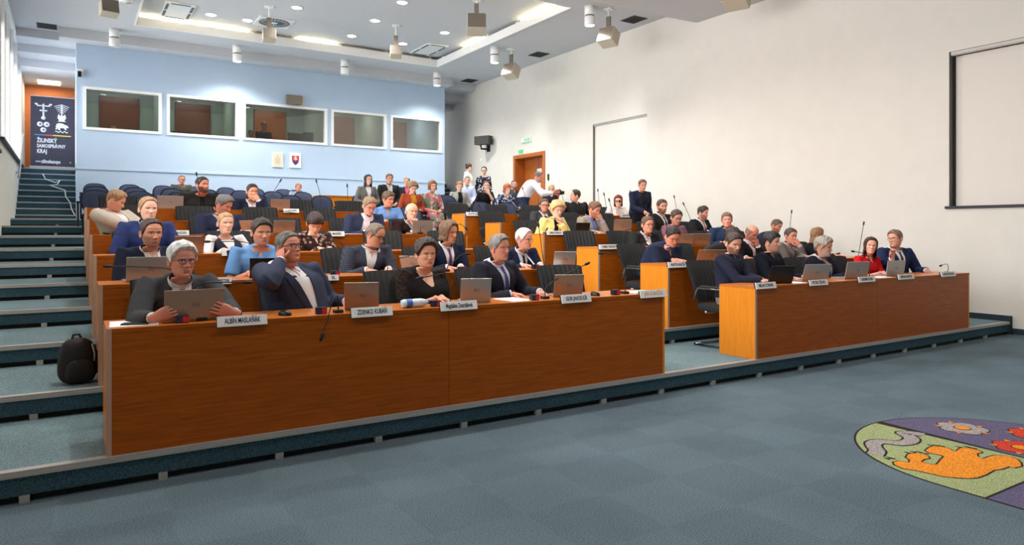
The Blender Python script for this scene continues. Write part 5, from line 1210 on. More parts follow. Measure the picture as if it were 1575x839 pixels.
aud(744.5, 262.5, 17.3, 9, 'standing woman in black and white patterned blouse', -10, 4, 0, dict(hair=(60, 44, 40), skin=fair, style=dict(top=.01, side=.008, line=.08), glasses='dark'), dict(kind='dress', fem=True, c=(36, 36, 50), pat='blotch', c2=(226, 226, 236)), ('down', 'down'), chair=False, stand=True, hdy=.0)
aud(748, 286, 15.0, 8, 'woman in black top with her fingers at her chin', 10, 0, -4, dict(hair=(70, 50, 42), skin=(222, 172, 148), style=dict(top=.008, side=.006, noise=.002)), dict(kind='polo', fem=True, c=(22, 22, 26), short=True, buttons=False), ('lap', {'m': 'chin', 'pose': 'hold'}), chair='woman in black top', sc=1.05)
aud(780, 291, 14.2, 8, 'red-haired woman in blue and white patterned top', 26, 14, 0, dict(hair=(176, 84, 40), skin=fair, style=dict(top=.02, side=.018, long=.09, line=.055, fringe=1, flare=.6)), dict(kind='dress', fem=True, c=(44, 52, 88), pat='blotch', c2=(206, 210, 226)), chair='red-haired woman', sc=1.08)
aud(791, 284.5, 15.4, 8, 'bearded man with glasses in dark shirt behind the red-haired woman', 4, 0, 0, dict(hair=(54, 44, 40), skin=(214, 158, 134), style=short_(top=.008), beard=.7, glasses='metal'), dict(kind='shirt', c=(74, 80, 90)), chair='bearded man with glasses', sc=1.05)
hw = on_y(828, 272.5, 12.75)
cw = on_y(852, 297, 12.4)
person('man in white shirt bending forward to take a photograph', hw, (hw.x - .26, 12.92), RISE * 7, 62, (70 - 34, 18, 0), dict(hair=(104, 92, 84), skin=ruddy, style=short_(top=.010, line=.085), beard=.5, beardc=(130, 118, 110)), dict(kind='shirt', c=(236, 230, 236), bulk=1.1, legs=(52, 66, 96), sleeve=.9), ({'m': 'at', 'w': tuple(cw), 'dir': (.8, -.3, .3), 'pn': (0, -1, 0), 'pose': 'hold'}, {'m': 'at', 'w': (cw.x + .05, cw.y + .12, cw.z), 'dir': (.8, -.5, .2), 'pn': (0, -1, 0), 'pose': 'hold'}), stand=True, lod=1, sc=1.06, group='audience and staff at the back')
aud(848, 290.5, 15.0, 8, 'blonde woman with glasses half hidden by the bending man', 0, 4, 0, dict(hair=(206, 176, 120), skin=fair, style=dict(top=.02, side=.018, long=.06, line=.07, flare=.5), glasses='metal'), dict(kind='dress', fem=True, c=(46, 40, 48)), chair='blonde woman with glasses')
aud(279.5, 277, 19.2, 10, 'man in grey-green pullover in the rearmost row of theatre chairs', 6, 8, 0, dict(hair=(110, 84, 68), skin=ruddy, style=short_(top=.006, line=.09)), dict(kind='polo', c=(86, 92, 84), short=False, buttons=False), chair='man in grey-green pullover')
aud(459, 289, 19.4, 10, 'light-haired visitor peeping over a theatre chair', 0, 0, 0, dict(hair=(160, 116, 88), skin=ruddy, style=dict(top=.014, side=.010, curl=.012)), dict(kind='shirt', c=(140, 150, 170)), chair='light-haired visitor', sc=.95)
# --- in the interpreter booth behind the middle window
bt = thing('booth_desk', 'desk with monitors inside the middle interpreter booth', 'desk', (4.15, 20.75, 3.15))
MB().box(0, 2.1, 0, .5, .72, .75).build('table_top', 'wood_edge', bt); MB().box(0, .03, 0, .5, 0, .72).build('side_panel', 'wood_edge', bt); MB().box(2.07, 2.1, 0, .5, 0, .72).build('side_panel', 'wood_edge', bt)
for px, py, l, cc in ((386, 206, 'operator with light brown hair low behind the middle booth window', (150, 112, 84)), (406, 194, 'operator in black pullover in the middle booth', (40, 34, 32))):
    hw = on_y(px, py, 21.6)
    person(l, hw, (hw.x, 21.68), 3.15, 0, (-12, 10, 0), dict(hair=cc, skin=tan, style=short_()), dict(kind='polo', c=(34, 34, 38), short=False, buttons=False), ('lap', 'lap'), lod=2, group='people in the booths')
put_chair(TC0, (4.75, 21.7, 3.15), 0, 'chair of the operator low behind the middle booth window'); put_chair(TC0, (5.45, 21.7, 3.15), 0, 'chair of the operator in black pullover')
for i, (x, y, z, l) in enumerate(((5.22, 11.5, 1.05, 'empty navy chair at the back end of the centre aisle'), (6.72, 12.62, 1.225, 'empty navy chair behind the sixth row nearest the aisle'), (7.36, 12.62, 1.225, 'second empty navy chair behind the sixth row'), (8.0, 12.62, 1.225, 'third empty navy chair behind the sixth row'), (7.0, 13.18 + .35, 1.4, 'empty navy chair beside the woman in the floral dress'))):
    put_chair(TC0, (x, y, z), 0, l)
bpy.data.scenes.remove(_tmp)
# ================================================================ things on the desks
mat('laptop_silver', (176, 172, 168), .35, .5); mat('laptop_bronze', (170, 140, 118), .35, .4); mat('laptop_black', (26, 26, 28), .4); mat('keys', (40, 40, 44), .6); mat('screen_on', (60, 66, 80), .2)
mat('logo_dark', (70, 64, 62), .3); mat('logo_orange', (214, 110, 40), .5)
mat('mic_black', (18, 18, 20), .55); mat('plate_white', (240, 238, 236), .6); mat('plate_holder', (44, 36, 32), .5)
mat('unit_red', (196, 34, 40), .5); mat('unit_blue', (30, 42, 84), .5)
def px_w(px, D):
    return D / (F_PX * (_C - (px - 787.5) / F_PX * _S))
def depth(p): return p.x * _S + p.y * _C
def laptop(k, x0, x1, y0, y1, label, m='laptop_silver', rz=0, tilt=16, dy=.17, logo='logo_dark', h=None, w=None):
    z = RISE * (k + 1) + DESK_H; c = on_y((x0 + x1) / 2, y1, YF[k] + dy); D = depth(c)
    w = w or min(.37, max(.24, (x1 - x0) * px_w((x0 + x1) / 2, D) / max(.5, math.cos(R(rz))))); h = h or min(.25, max(.16, (y1 - y0) * D / F_PX / math.cos(R(tilt))))
    t = thing('laptop', label, 'laptop', (c.x, YF[k] + dy, z + .001), R(rz), 'laptops on the desks')
    MB().cbox(-w / 2, w / 2, 0, h * .98, 0, .016, .004).build('base', m, t)
    MB().box(-w * .43, w * .43, h * .08, h * .52, .016, .0175).build('keyboard', 'keys', t)
    M = Matrix.Translation((0, -.002, .012)) @ Matrix.Rotation(R(tilt), 4, 'X')
    l = MB().cbox(-w / 2, w / 2, -.005, .004, 0, h, .003, M=M).build('lid', m, t)
    MB().box(-w * .46, w * .46, .004, .0052, h * .06, h * .95, M=M).build('screen', 'screen_on', l)
    if logo:
        lg_ = MB()
        for i, (a, hh) in enumerate(((-.017, .03), (-.006, .02), (.005, .02), (.016, .03))):
            zb = h * .5 - .01 - (.01 if i == 3 else 0); lg_.add([tuple(M @ Vector(q)) for q in ((a, -.0058, zb), (a + .0035, -.0058, zb), (a + .0035 + hh * .35, -.0058, zb + hh), (a + hh * .35, -.0058, zb + hh))], [(0, 1, 2, 3)])
        lg_.build('logo', logo, l)
    return t
laptop(0, 257, 341, 447, 500, 'wide pinkish silver laptop held up by the white-haired man', 'laptop_bronze', 4, 6, .12, h=.19, w=.35)
laptop(0, 535, 578, 441, 482, 'bronze laptop beside the man touching his ear', 'laptop_bronze', -22, 22, .15)
laptop(0, 714, 748, 432, 468, 'silver laptop between the woman in lace and the man in blue tie', 'laptop_silver', -22, 20, .15)
laptop(0, 856, 890, 428, 461, 'dark bronze laptop before the empty chair of the front row', 'laptop_bronze', -22, 20, .15)
laptop(1, 203, 258, 398, 434, 'pale silver laptop before the dark-bearded man', 'laptop_silver', 6, 8, .18, w=.33)
laptop(1, 395, 420, 392, 420, 'small black tablet computer before the man in light blue', 'laptop_black', -10, 14, .15, logo='logo_orange')
laptop(1, 626, 648, 393, 412, 'silver laptop before the man in checked blazer', 'laptop_silver', -50, 24, .16)
laptop(1, 855, 880, 389, 412, 'silver laptop at the aisle end of the second row', 'laptop_silver', -22, 22, .14)
laptop(2, 274, 308, 365, 390, 'bronze laptop beside the man in bright blue suit', 'laptop_bronze', -12, 20, .15)
laptop(3, 420, 453, 342, 360, 'tan lidded laptop before an empty place of the fourth row', 'laptop_bronze', 0, 16, .15)
laptop(3, 378, 392, 340, 358, 'dark brown laptop seen edge-on beside the greying man', 'laptop_bronze', -60, 20, .15)
laptop(3, 633, 665, 341, 360, 'grey laptop before the bald white-bearded man', 'laptop_silver', 4, 10, .15)
laptop(5, 241, 282, 305, 324, 'wide silver laptop before the burly bearded man', 'laptop_silver', 4, 10, .15)
laptop(5, 417, 445, 308, 324, 'bronze laptop before the man covering his mouth', 'laptop_bronze', -14, 16, .15)
laptop(3, 948, 966, 337, 357, 'bronze laptop by the empty chair of the right block', 'laptop_bronze', -30, 20, .15)
laptop(3, 886, 904, 345, 358, 'small black laptop before the red-bearded man', 'laptop_black', -10, 16, .15)
laptop(2, 1045, 1060, 361, 377, 'bronze laptop before the young man in pink checks', 'laptop_bronze', -25, 22, .15)
laptop(2, 1062, 1086, 360, 377, 'bronze laptop before the man in the blue jacket', 'laptop_bronze', -20, 22, .15)
laptop(1, 1076, 1108, 387, 405, 'wide bronze laptop before the slumped man', 'laptop_bronze', -20, 26, .15)
laptop(0, 1187, 1212, 411, 437, 'black laptop before the black-haired man', 'laptop_black', -20, 20, .14)
laptop(0, 1240, 1266, 411, 436, 'open silver laptop before the grey curly-haired man', 'laptop_silver', -20, 20, .14)
laptop(0, 1302, 1330, 406, 431, 'silver laptop between the curly-haired man and the woman in red', 'laptop_silver', -8, 12, .14)
laptop(0, 1364, 1388, 401, 424, 'silver laptop between the woman in red and the man in blue suit', 'laptop_silver', -4, 8, .14)

def mic(k, pts, label, dy=.13, Y=None, zb=None, ys=None):
    """gooseneck microphone: pts are pixels from the foot to the tip"""
    Yp = Y if Y is not None else YF[k] + dy; z = (RISE * (k + 1) + DESK_H) if zb is None else zb
    P = [on_y(a, b, Yp if ys is None else YF[k] + ys[i_]) for i_, (a, b) in enumerate(pts)]; P[0].z = z
    base = P[0].copy(); t = thing('gooseneck_microphone', label, 'microphone', base, 0, 'gooseneck microphones')
    Q = [p - base for p in P]; S2 = [Q[0] + Vector((0, 0, .01))]
    n = len(Q)
    for i in range(n - 1):          # smooth path
        p0, p1, p2, p3 = Q[max(i - 1, 0)], Q[i], Q[i + 1], Q[min(i + 2, n - 1)]
        for j in range(1, 6):
            u = j / 5; S2.append(.5 * ((2 * p1) + (p2 - p0) * u + (2 * p0 - 5 * p1 + 4 * p2 - p3) * u * u + (3 * p1 - p0 - 3 * p2 + p3) * u ** 3))
    MB().cbox(-.03, .03, -.03, .03, 0, .022, .006).build('base', 'mic_black', t)
    MB().tube(S2, .0042, 8).build('stem', 'mic_black', t)
    d = (S2[-1] - S2[-2]).normalized(); e = S2[-1]
    MB().tube([e - d * .03, e - d * .022, e, e + d * .022, e + d * .034], [.005, .0105, .0125, .011, .005], 12).build('head', 'mic_black', t)
    return t
MICS = [
 (0, [(310, 496), (307.5, 479), (298.5, 461), (296.7, 448), (302, 440), (317, 435.7), (344, 434.8), (381, 434.6)], 'before the white-haired man, bent over his laptop'),
 (0, [(520, 482), (520, 466), (518, 456), (512.5, 461), (505, 486), (495, 518)], 'hanging down over the front desk panel'),
 (0, [(692.4, 463.6), (693.6, 443), (697, 430), (689, 420.6), (673, 422.8), (646, 428)], 'bent before the woman in lace'),
 (0, [(838, 461), (839, 446), (848.6, 434.8), (875, 419.5), (903, 406)], 'reaching up before the empty front row chair'),
 (0, [(961, 454), (962, 431), (961, 408), (951.4, 394.8), (938, 391), (925, 390)], 'at the aisle end of the front desk'),
 (1, [(272, 432), (268, 418), (250, 412.5), (203.5, 410.5), (166, 410)], 'lying low before the dark-bearded man'),
 (1, [(596, 416.5), (597, 407), (606.6, 400), (625.6, 395), (640, 394)], 'before the man in checked blazer'),
 (1, [(685.7, 416), (690, 408), (698, 402.5), (709.4, 392), (719, 391)], 'before the man with the purple tie'),
 (1, [(838, 415), (834, 390), (831, 365), (828, 346)], 'straight and tall before the elderly man'),
 (2, [(386, 388), (384, 376), (370, 372), (340, 372), (319, 372)], 'lying low before the woman in the waistcoat'),
 (2, [(528, 386), (528, 380), (523, 373), (505, 367), (476, 364)], 'before the woman with the fringe'),
 (2, [(245, 390), (243, 370), (225, 362), (195, 360.5), (164, 359)], 'lying low before the man in bright blue suit'),
 (3, [(646.5, 361), (647, 335), (647.4, 311)], 'straight before the bald white-bearded man'),
 (3, [(706, 361), (704, 346), (710, 346), (717, 352)], 'drooping at the aisle end of the fourth row'),
 (3, [(873.5, 359), (873.5, 351), (870, 345), (859, 339), (843.7, 335), (840, 334)], 'bent before the blonde woman'),
 (3, [(839, 360), (839.5, 356), (841, 353)], 'short and upright at the corner of the right block'),
 (3, [(942.6, 360), (942, 330), (937, 308)], 'leaning before the red-bearded man'),
 (4, [(932, 344), (932.7, 321.7), (929, 299)], 'second of three upright stems near the blind'),
 (5, [(922.5, 331), (921.4, 312), (919.6, 293)], 'first of three upright stems near the blind'),
 (5, [(974, 332), (972, 304), (969.3, 295)], 'beside the woman in sunglasses'),
 (4, [(991, 344), (988.7, 326), (985, 302)], 'before the standing man'),
 (4, [(1043, 345), (1040, 320), (1037, 303)], 'upright behind the young man in pink checks'),
 (3, [(1064.5, 359), (1064, 352), (1061, 335), (1051.5, 314)], 'leaning beside the man with the wine red tie'),
 (2, [(1214, 375), (1215, 350), (1217.5, 326)], 'upright behind the man in grey tweed'),
 (2, [(958, 378), (958.5, 366), (960, 357), (966, 353), (976, 354)], 'before the man in thin glasses'),
 (1, [(1320, 397), (1324, 371), (1328.5, 344)], 'upright behind the woman in red'),
 (0, [(1337, 424), (1338, 405), (1333, 392), (1322, 388.7), (1312, 387)], 'bent towards the woman in red'),
 (1, [(1352, 396), (1345, 385), (1342, 376)], 'at the wall end of the second row'),
 (0, [(1457.5, 420), (1458.3, 409), (1454, 406.6), (1447, 409)], 'short hooked one at the wall end of the front desk'),
 (5, [(306.6, 322), (306, 290), (302.3, 268)], 'before the burly bearded man'),
 (5, [(405.6, 322), (420.5, 296), (431.5, 278)], 'leaning before the man covering his mouth'),
 (5, [(493.3, 324), (492.6, 302), (486.6, 279)], 'upright at an empty place of the sixth row'),
 (5, [(534.6, 326), (535, 306), (534, 286)], 'upright near the back table'),
 (4, [(472, 341), (471.8, 331), (447, 327), (433, 324.5)], 'bent over an empty place of the fifth row'),
 (4, [(211, 338), (210.6, 330), (196, 313.6), (185.5, 302)], 'standing behind the man in beige'),
 (5, [(868, 331), (866.4, 308), (861.5, 293)], 'near the man lounging back'),
 (5, [(810.5, 330), (809, 309), (804, 290)], 'before the bending man in white'),
 (5, [(741, 329), (738.5, 320), (736.8, 316)], 'beside the sixth row name plate of the right block'),
]
for k, pts, l in MICS: mic(k, pts, 'black gooseneck microphone ' + l, ys=(.08, .07, .03, -.01, -.035, -.045) if 'hanging' in l else None)

def nameplate(k, cx, cy, w, h, text, label, tint=None, rz=0):
    c = on_y(cx, cy, YF[k] - .014); D = depth(c); W = w * px_w(cx, D); Hh = h * D / F_PX; zt = RISE * (k + 1) + DESK_H
    c.z = max(zt - .012, min(c.z, zt + .02))
    t = thing('name_plate', label, 'name plate', (c.x, c.y, c.z), 0, 'name plates on the desk edges')
    M = Matrix.Rotation(R(-14), 4, 'X')
    MB().cbox(-W / 2, W / 2, -.004, .004, -Hh / 2, Hh / 2, .0015, M=M).build('plate', 'plate_white', t)
    MB().add([(-W / 2, .006, -Hh * .44), (W / 2, .006, -Hh * .44), (W / 2, .006 + Hh * .2, Hh * .42), (-W / 2, .006 + Hh * .2, Hh * .42), (-W / 2, .03, Hh * .4), (W / 2, .03, Hh * .4), (W / 2, .012, -Hh * .4), (-W / 2, .012, -Hh * .4)], [(0, 1, 2, 3), (4, 5, 6, 7), (3, 2, 5, 4), (0, 7, 6, 1), (0, 3, 4, 7), (1, 6, 5, 2)]).build('holder', 'plate_holder', t)
    if text:
        me = text_mesh(text, Hh * .68, Hh * .014, 'CENTER', .0004); xs = [v.co.x for v in me.vertices]; tw = max(xs) - min(xs); s = min(1, W * .72 / tw)
        for v in me.vertices: v.co = M @ Vector((v.co.x * s, -.0048 - v.co.z, v.co.y))
        mk('lettering', me, tint or 'ink', t)
    return t
mat('ink_faint', (214, 168, 140), .7)
NP = [(0, 373, 493.5, 77, 16, 'ALBÍN MASLAŇÁK', 'white name plate in capitals before the white-haired man', None),
      (0, 572.5, 480, 63, 15, 'ZDENKO KUBÁŇ', 'white name plate in capitals before the man touching his ear', None),
      (0, 706, 470.5, 56, 14, 'Magdaléna Zmarzláková', 'white name plate in upright and small letters before the woman in lace', None),
      (0, 886.5, 459.5, 45, 13, 'IGOR JANCKULÍK', 'white name plate before the empty front row chair', None),
      (0, 1005, 452, 40, 12, 'JÁN KUBAŠČÍK', 'name plate with pale orange lettering at the aisle end of the front desk', 'ink_faint'),
      (1, 345, 432.5, 22, 10, 'PETER', 'white name plate half hidden behind the white-haired man', None),
      (1, 513, 427.5, 16, 9, 'EL', 'white name plate half hidden behind the man touching his ear', None),
      (2, 349, 389, 16, 10, '', 'white name plate below the woman in the waistcoat', None),
      (3, 277, 358.5, 28, 8, 'M. HUDÁK', 'white name plate beside the man in bright blue suit', None),
      (3, 387, 358, 20, 8, '', 'blank white name plate beside the man in light blue', None),
      (3, 512, 360, 36, 8, 'OLEG MAREK', 'white name plate before the man bending over papers', None),
      (5, 448, 324.5, 24, 6.5, 'J. HLAVÁČ', 'small white name plate before the man covering his mouth', None),
      (5, 729, 329.5, 24, 6, 'JÁN PROCHÁC', 'small white name plate at the aisle end of the right block sixth row', None),
      (5, 803, 331, 12, 5, '', 'small white name plate behind the ribbed chair of the fifth row', None),
      (3, 854, 358.5, 26, 6.5, 'ĽUDMILA CHODELKOVÁ', 'white name plate before the woman in yellow', None),
      (2, 936, 380, 29, 7.5, 'DOMINIK TOMAŠOVIČ', 'white name plate below the empty chair of the right block', None),
      (1, 1042.5, 407.5, 30, 9, 'MARTIN BARČÍK', 'white name plate before the man in navy polo', None),
      (0, 1178, 439.5, 31, 10, 'MILAN STRNÁK', 'white name plate before the young bearded man', None),
      (0, 1259, 435, 28, 9, 'PETER ŽIDEK', 'white name plate before the grey curly-haired man', None),
      (0, 1333, 430, 25, 8.5, 'ĽUBOMÍR KUZMA', 'white name plate before the woman in red', None),
      (0, 1393.5, 426, 24, 8, 'MARTINA HORÁKOVÁ', 'white name plate before the man in blue suit', None),
      (0, 1458.5, 422, 22, 7.5, 'IVAN ŠKOVRAN', 'white name plate at the wall end of the front desk', None),
      (5, 962, 332, 16, 5.5, 'L. BALÁTOVÁ', 'small white name plate before the woman in sunglasses', None)]
for k, cx, cy, w, h, tx, l, ti in NP: nameplate(k, cx, cy, w, h, tx, l, ti)

def unit(k, cx, label):
    c = on_y(cx, 400, YF[k] + .055); t = thing('voting_unit', label, 'voting unit', (c.x, c.y, RISE * (k + 1) + DESK_H + .001), R(-6), 'small voting units on the desks')
    MB().cbox(-.036, .036, 0, .05, 0, .046, .005).build('housing', 'mic_black', t)
    MB().box(-.034, -.001, -.0015, .0, .004, .042).build('blue_key', 'unit_blue', t); MB().box(.001, .034, -.0015, 0, .004, .042).build('red_key', 'unit_red', t)
for k, cx, l in ((0, 281, 'the white-haired man'), (0, 495, 'the man touching his ear'), (0, 672, 'the woman in lace'), (0, 824, 'the man in patterned blue tie'), (0, 949, 'the aisle end of the front desk'), (1, 516, 'the man in checked blazer'), (1, 712, 'the man with the purple tie'), (1, 825, 'the elderly man'), (3, 667, 'the bald white-bearded man')):
    unit(k, cx, 'small voting unit with blue and red keys before ' + l)
mat('paper_white', (244, 244, 246), .8)
def paper(k, cx, label, dx=.0, w=.21, d=.3, rz=0, dy=.06, n=1):
    c = on_y(cx, 400, YF[k] + dy + d / 2); z = RISE * (k + 1) + DESK_H
    o = MB().box(-w / 2, w / 2, -d / 2, d / 2, 0, .0015 * n).build('paper_sheet', 'paper_white'); o.location = (c.x, c.y, z + .001); o.rotation_euler = (0, 0, R(rz))
    return tag(o, label, 'paper', 'sheets of paper on the desks')
paper(0, 206, 'white sheet under the phone at the stair end of the front desk', w=.26, rz=-3)
paper(0, 790, 'white sheet under the hand of the man in patterned blue tie', w=.22, rz=6)
paper(0, 985, 'stack of white sheets at the aisle end of the front desk', w=.3, d=.21, n=4)
paper(1, 460, 'white sheet before the woman with the fringe', w=.3, d=.2); paper(1, 846, 'white sheet beside the laptop at the aisle end of the second row', w=.25, d=.22)
paper(3, 536, 'folded white sheets under the hands of the bending man', w=.3, rz=20, n=3); paper(0, 1352, 'white sheet before the woman in red', w=.3, d=.2); paper(0, 1218, 'white sheet between two laptops of the right front desk', w=.21, d=.25)
paper(3, 930, 'white sheet before the red-bearded man', w=.24, d=.2)
def on_desk(k, cx, dy): c = on_y(cx, 400, YF[k] + dy); return (c.x, c.y, RISE * (k + 1) + DESK_H + .001)
t = thing('mobile_phone', 'grey mobile phone lying on a sheet at the stair end', 'phone', (*on_desk(0, 209, .13)[:2], on_desk(0, 0, .1)[2] + .002), R(70))
MB().cbox(-.036, .036, -.075, .075, 0, .009, .003).build('case', 'vent_dark', t); MB().box(-.033, .033, -.07, .07, .009, .0095).build('screen', 'black_gloss', t)
t = thing('computer_mouse', 'black computer mouse before the man touching his ear', 'mouse', on_desk(0, 438, .12), R(30))
rows = [[(.031 * math.cos(2 * PI * k / 14) * r_, .052 * math.sin(2 * PI * k / 14) * r_, z) for k in range(14)] for r_, z in ((1, 0), (1.02, .012), (.85, .026), (.5, .034), (.05, .036))]
MB().grid(rows, closed=True).build('shell', 'black_gloss', t); MB().box(-.003, .003, .018, .04, .031, .036).build('wheel', 'vent_dark', t)
t = thing('computer_mouse', 'black computer mouse by the empty front row chair', 'mouse', on_desk(0, 915, .12), R(10))
MB().grid(rows, closed=True).build('shell', 'black_gloss', t); MB().box(-.003, .003, .018, .04, .031, .036).build('wheel', 'vent_dark', t)
mat('bottle_clear', (206, 226, 240), .1, coat=.3); mat('bottle_label', (60, 110, 190), .5); mat('bottle_cap', (40, 60, 160), .4)
t = thing('water_bottle', 'clear water bottle with blue label lying before the woman in lace', 'bottle', (*on_desk(0, 640, .10)[:2], on_desk(0, 0, 0)[2] + .033), R(4))
Mx = Matrix.Rotation(R(90), 4, 'Y')
MB().lathe([(.004, -.12), (.028, -.118), (.032, -.1), (.032, -.04), (.029, -.03), (.032, -.02), (.032, .04), (.026, .07), (.013, .092), (.013, .1)], 18, M=Mx).build('body', 'bottle_clear', t)
MB().lathe([(.0326, -.09), (.0328, -.085), (.0328, -.045), (.0326, -.042)], 18, M=Mx).build('label', 'bottle_label', t); MB().lathe([(.0155, .098), (.0155, .116), (.012, .119)], 14, M=Mx).build('cap', 'bottle_cap', t)
# camera and phone held at the back
t = thing('photo_camera', 'black camera with red strap held out by the bending man', 'camera', (cw.x + .15, cw.y + .0, cw.z + .01), R(60))
MB().cbox(-.07, .07, -.035, .035, -.05, .05, .012).build('body', 'black_gloss', t); MB().lathe([(.04, 0), (.04, .07), (.034, .075)], 16, (0, -.03, 0), M=Matrix.Rotation(R(90), 4, 'X')).build('lens', 'mic_black', t); MB().cbox(-.03, .03, -.03, .03, .05, .08, .008).build('flash', 'fixture_white', t)
MB().tube([(-.07, 0, .03), (-.09, .02, -.06), (-.05, .03, -.13), (.03, .03, -.12), (.07, .0, .03)], .01, 6).build('strap', 'unit_red', t)
# backpack by the desk end
mat('bag_black', (20, 20, 22), .75, var=.3, scale=60, bump=.5, bscale=60)
bp = thing('backpack', 'black backpack leaning against the end of the second desk', 'bag', (.06, 6.14, RISE * 2 + .001), R(14))
def lump(w, d, h, n=22, m=12, e=.55, cx=0, cy=0, cz=0):
    rows = []
    for i in range(m + 1):
        a = -PI / 2 + PI * i / m; ca, sa = max(.02, math.cos(a)) ** e, math.copysign(abs(math.sin(a)) ** .7, math.sin(a)); row = []
        for j in range(n):
            b_ = 2 * PI * j / n; cb, sb = math.cos(b_), math.sin(b_); q = 1 + .03 * noise.noise(Vector((cb * 2, sb * 2, sa * 3)))
            row.append((cx + w * ca * math.copysign(abs(cb) ** .75, cb) * q * (1 - .12 * sa), cy + d * ca * math.copysign(abs(sb) ** .75, sb) * q, cz + h * sa))
        rows.append(row)
    return MB().grid(rows, closed=True)
lump(.125, .085, .165, cz=.166).build('main_bag', 'bag_black', bp); lump(.095, .045, .085, cy=-.075, cz=.10).build('front_pocket', 'bag_black', bp)
MB().tube([(-.03, .02, .32), (-.02, .03, .355), (.02, .03, .355), (.03, .02, .32)], .009, 6).build('top_handle', 'bag_black', bp)
MB().tube([(.07, -.03, .31), (.12, -.06, .2), (.11, -.06, .08), (.08, -.04, .02)], .012, 6).build('strap', 'bag_black', bp); MB().tube([(.075, -.075, .29), (.09, -.085, .22), (.088, -.085, .16)], .006, 6).build('zip_tag', 'aluminium', bp)

# ================================================================ emblem woven into the carpet
for n_, c_ in (('emb_line', (46, 40, 36)), ('emb_green', (146, 156, 112)), ('emb_purple', (92, 86, 112)), ('emb_grey', (150, 142, 140)), ('emb_orange', (214, 132, 44)), ('emb_red', (186, 62, 44))):
    carpet(n_, c_, contrast=.05)
em = thing('floor_emblem', 'shield-shaped coloured emblem woven into the open floor carpet', 'emblem', (5.256, 2.09, .0005))
def emb(px): q = on_z(1275 + px[0] / 3.24, 580 + px[1] / 3.24, 0); return (q.x - 5.256, q.y - 2.09)
def flat(name, poly, z, m, dz=.0008): return MB().prism(poly, z, z + dz).build(name, m, em)
def grow(poly, d):
    n = len(poly); cx = sum(p[0] for p in poly) / n; cy = sum(p[1] for p in poly) / n; out = []
    ar_ = sum(poly[i][0] * poly[(i + 1) % n][1] - poly[(i + 1) % n][0] * poly[i][1] for i in range(n)); sg = 1 if ar_ > 0 else -1
    for i in range(n):
        a, b_, c_ = poly[i - 1], poly[i], poly[(i + 1) % n]; t1 = Vector((c_[0] - a[0], c_[1] - a[1])); t1 = t1.normalized() if t1.length > 1e-6 else Vector((1, 0)); out.append((b_[0] + sg * t1.y * d, b_[1] - sg * t1.x * d))
    return out
RS = .957
arc = [(RS * math.cos(a), RS * math.sin(a)) for a in [PI * i / 40 for i in range(41)]]
flat('outline', [(x * 1.016, y * 1.016 if y > 0 else y) for x, y in arc] + [(-RS * 1.016, -1.35), (RS * 1.016, -1.35)], 0, 'emb_line')
half = [p for p in arc if p[0] <= .0001]
flat('green_field', [(-.004, RS)] + half[0:] + [(-RS, -.215), (-.004, -.215)], .0009, 'emb_green'); flat('purple_field', [(.008, -.215), (RS, -.215)] + [p for p in arc if p[0] > .01], .0009, 'emb_purple')
flat('purple_field', [(-RS, -1.33), (-.004, -1.33), (-.004, -.232), (-RS, -.232)], .0009, 'emb_purple'); flat('green_field', [(.008, -1.33), (RS, -1.33), (RS, -.232), (.008, -.232)], .0009, 'emb_green')
flat('grey_charge', [(-.62, -.3), (-.2, -.3), (-.3, -.8), (-.52, -.8)], .0018, 'emb_grey')
bear = [emb(q) for q in [(958, 448), (925, 456), (895, 450), (860, 463), (820, 468), (780, 491), (740, 505), (700, 509), (640, 506), (600, 503), (560, 497), (520, 488), (440, 470), (370, 460), (330, 442), (322, 428), (350, 423), (400, 431), (406, 418), (386, 405), (395, 389), (440, 383), (490, 396), (500, 408), (470, 415), (456, 426), (510, 440), (540, 440), (560, 415), (575, 402), (560, 393), (500, 382), (482, 370), (500, 356), (520, 348), (570, 353), (600, 362), (625, 376), (640, 371), (655, 359), (700, 358), (750, 371), (764, 380), (735, 384), (740, 400), (770, 412), (800, 401), (830, 394), (870, 396), (905, 401), (940, 416), (955, 432)]]
flat('bear_outline', grow(bear, .012), .0018, 'emb_line'); flat('bear', bear, .0027, 'emb_orange')
for q in [(300, 414), (312, 409), (325, 412), (400, 384), (430, 380), (460, 381), (490, 388), (515, 346), (545, 348), (575, 352), (660, 356), (700, 355), (735, 363)]:
    c = emb(q); d = emb((q[0] - 14, q[1] - 4)); flat('claw', [(c[0] - .012, c[1] - .006), (c[0] + .012, c[1] - .006), (c[0] + .004, c[1] + .035), (c[0] - .004, c[1] + .035)], .0036, 'emb_line')
cl_ = [(228, 392), (240, 372), (225, 352), (222, 335), (250, 325), (300, 328), (350, 334), (400, 326), (412, 310), (392, 296), (372, 284), (420, 284), (480, 294)]
ri = [Vector(emb(q)) for q in cl_]; fine = []
for i in range(len(ri) - 1):
    p0, p1, p2, p3 = ri[max(0, i - 1)], ri[i], ri[i + 1], ri[min(len(ri) - 1, i + 2)]
    for j in range(5): u = j / 5; fine.append(.5 * ((2 * p1) + (p2 - p0) * u + (2 * p0 - 5 * p1 + 4 * p2 - p3) * u * u + (3 * p1 - p0 - 3 * p2 + p3) * u ** 3))
for nm, wd, z, m in (('river_outline', .062, .0018, 'emb_line'), ('river', .048, .0027, 'emb_grey')):
    l_, r_ = [], []
    for i, p_ in enumerate(fine):
        d = (fine[min(i + 1, len(fine) - 1)] - fine[max(i - 1, 0)]).normalized(); nn = Vector((-d.y, d.x)); l_.append((*(p_ + nn * wd), z + .0008)); r_.append((*(p_ - nn * wd), z + .0008))
    MB().grid([l_, r_], smooth=False).build(nm, m, em)
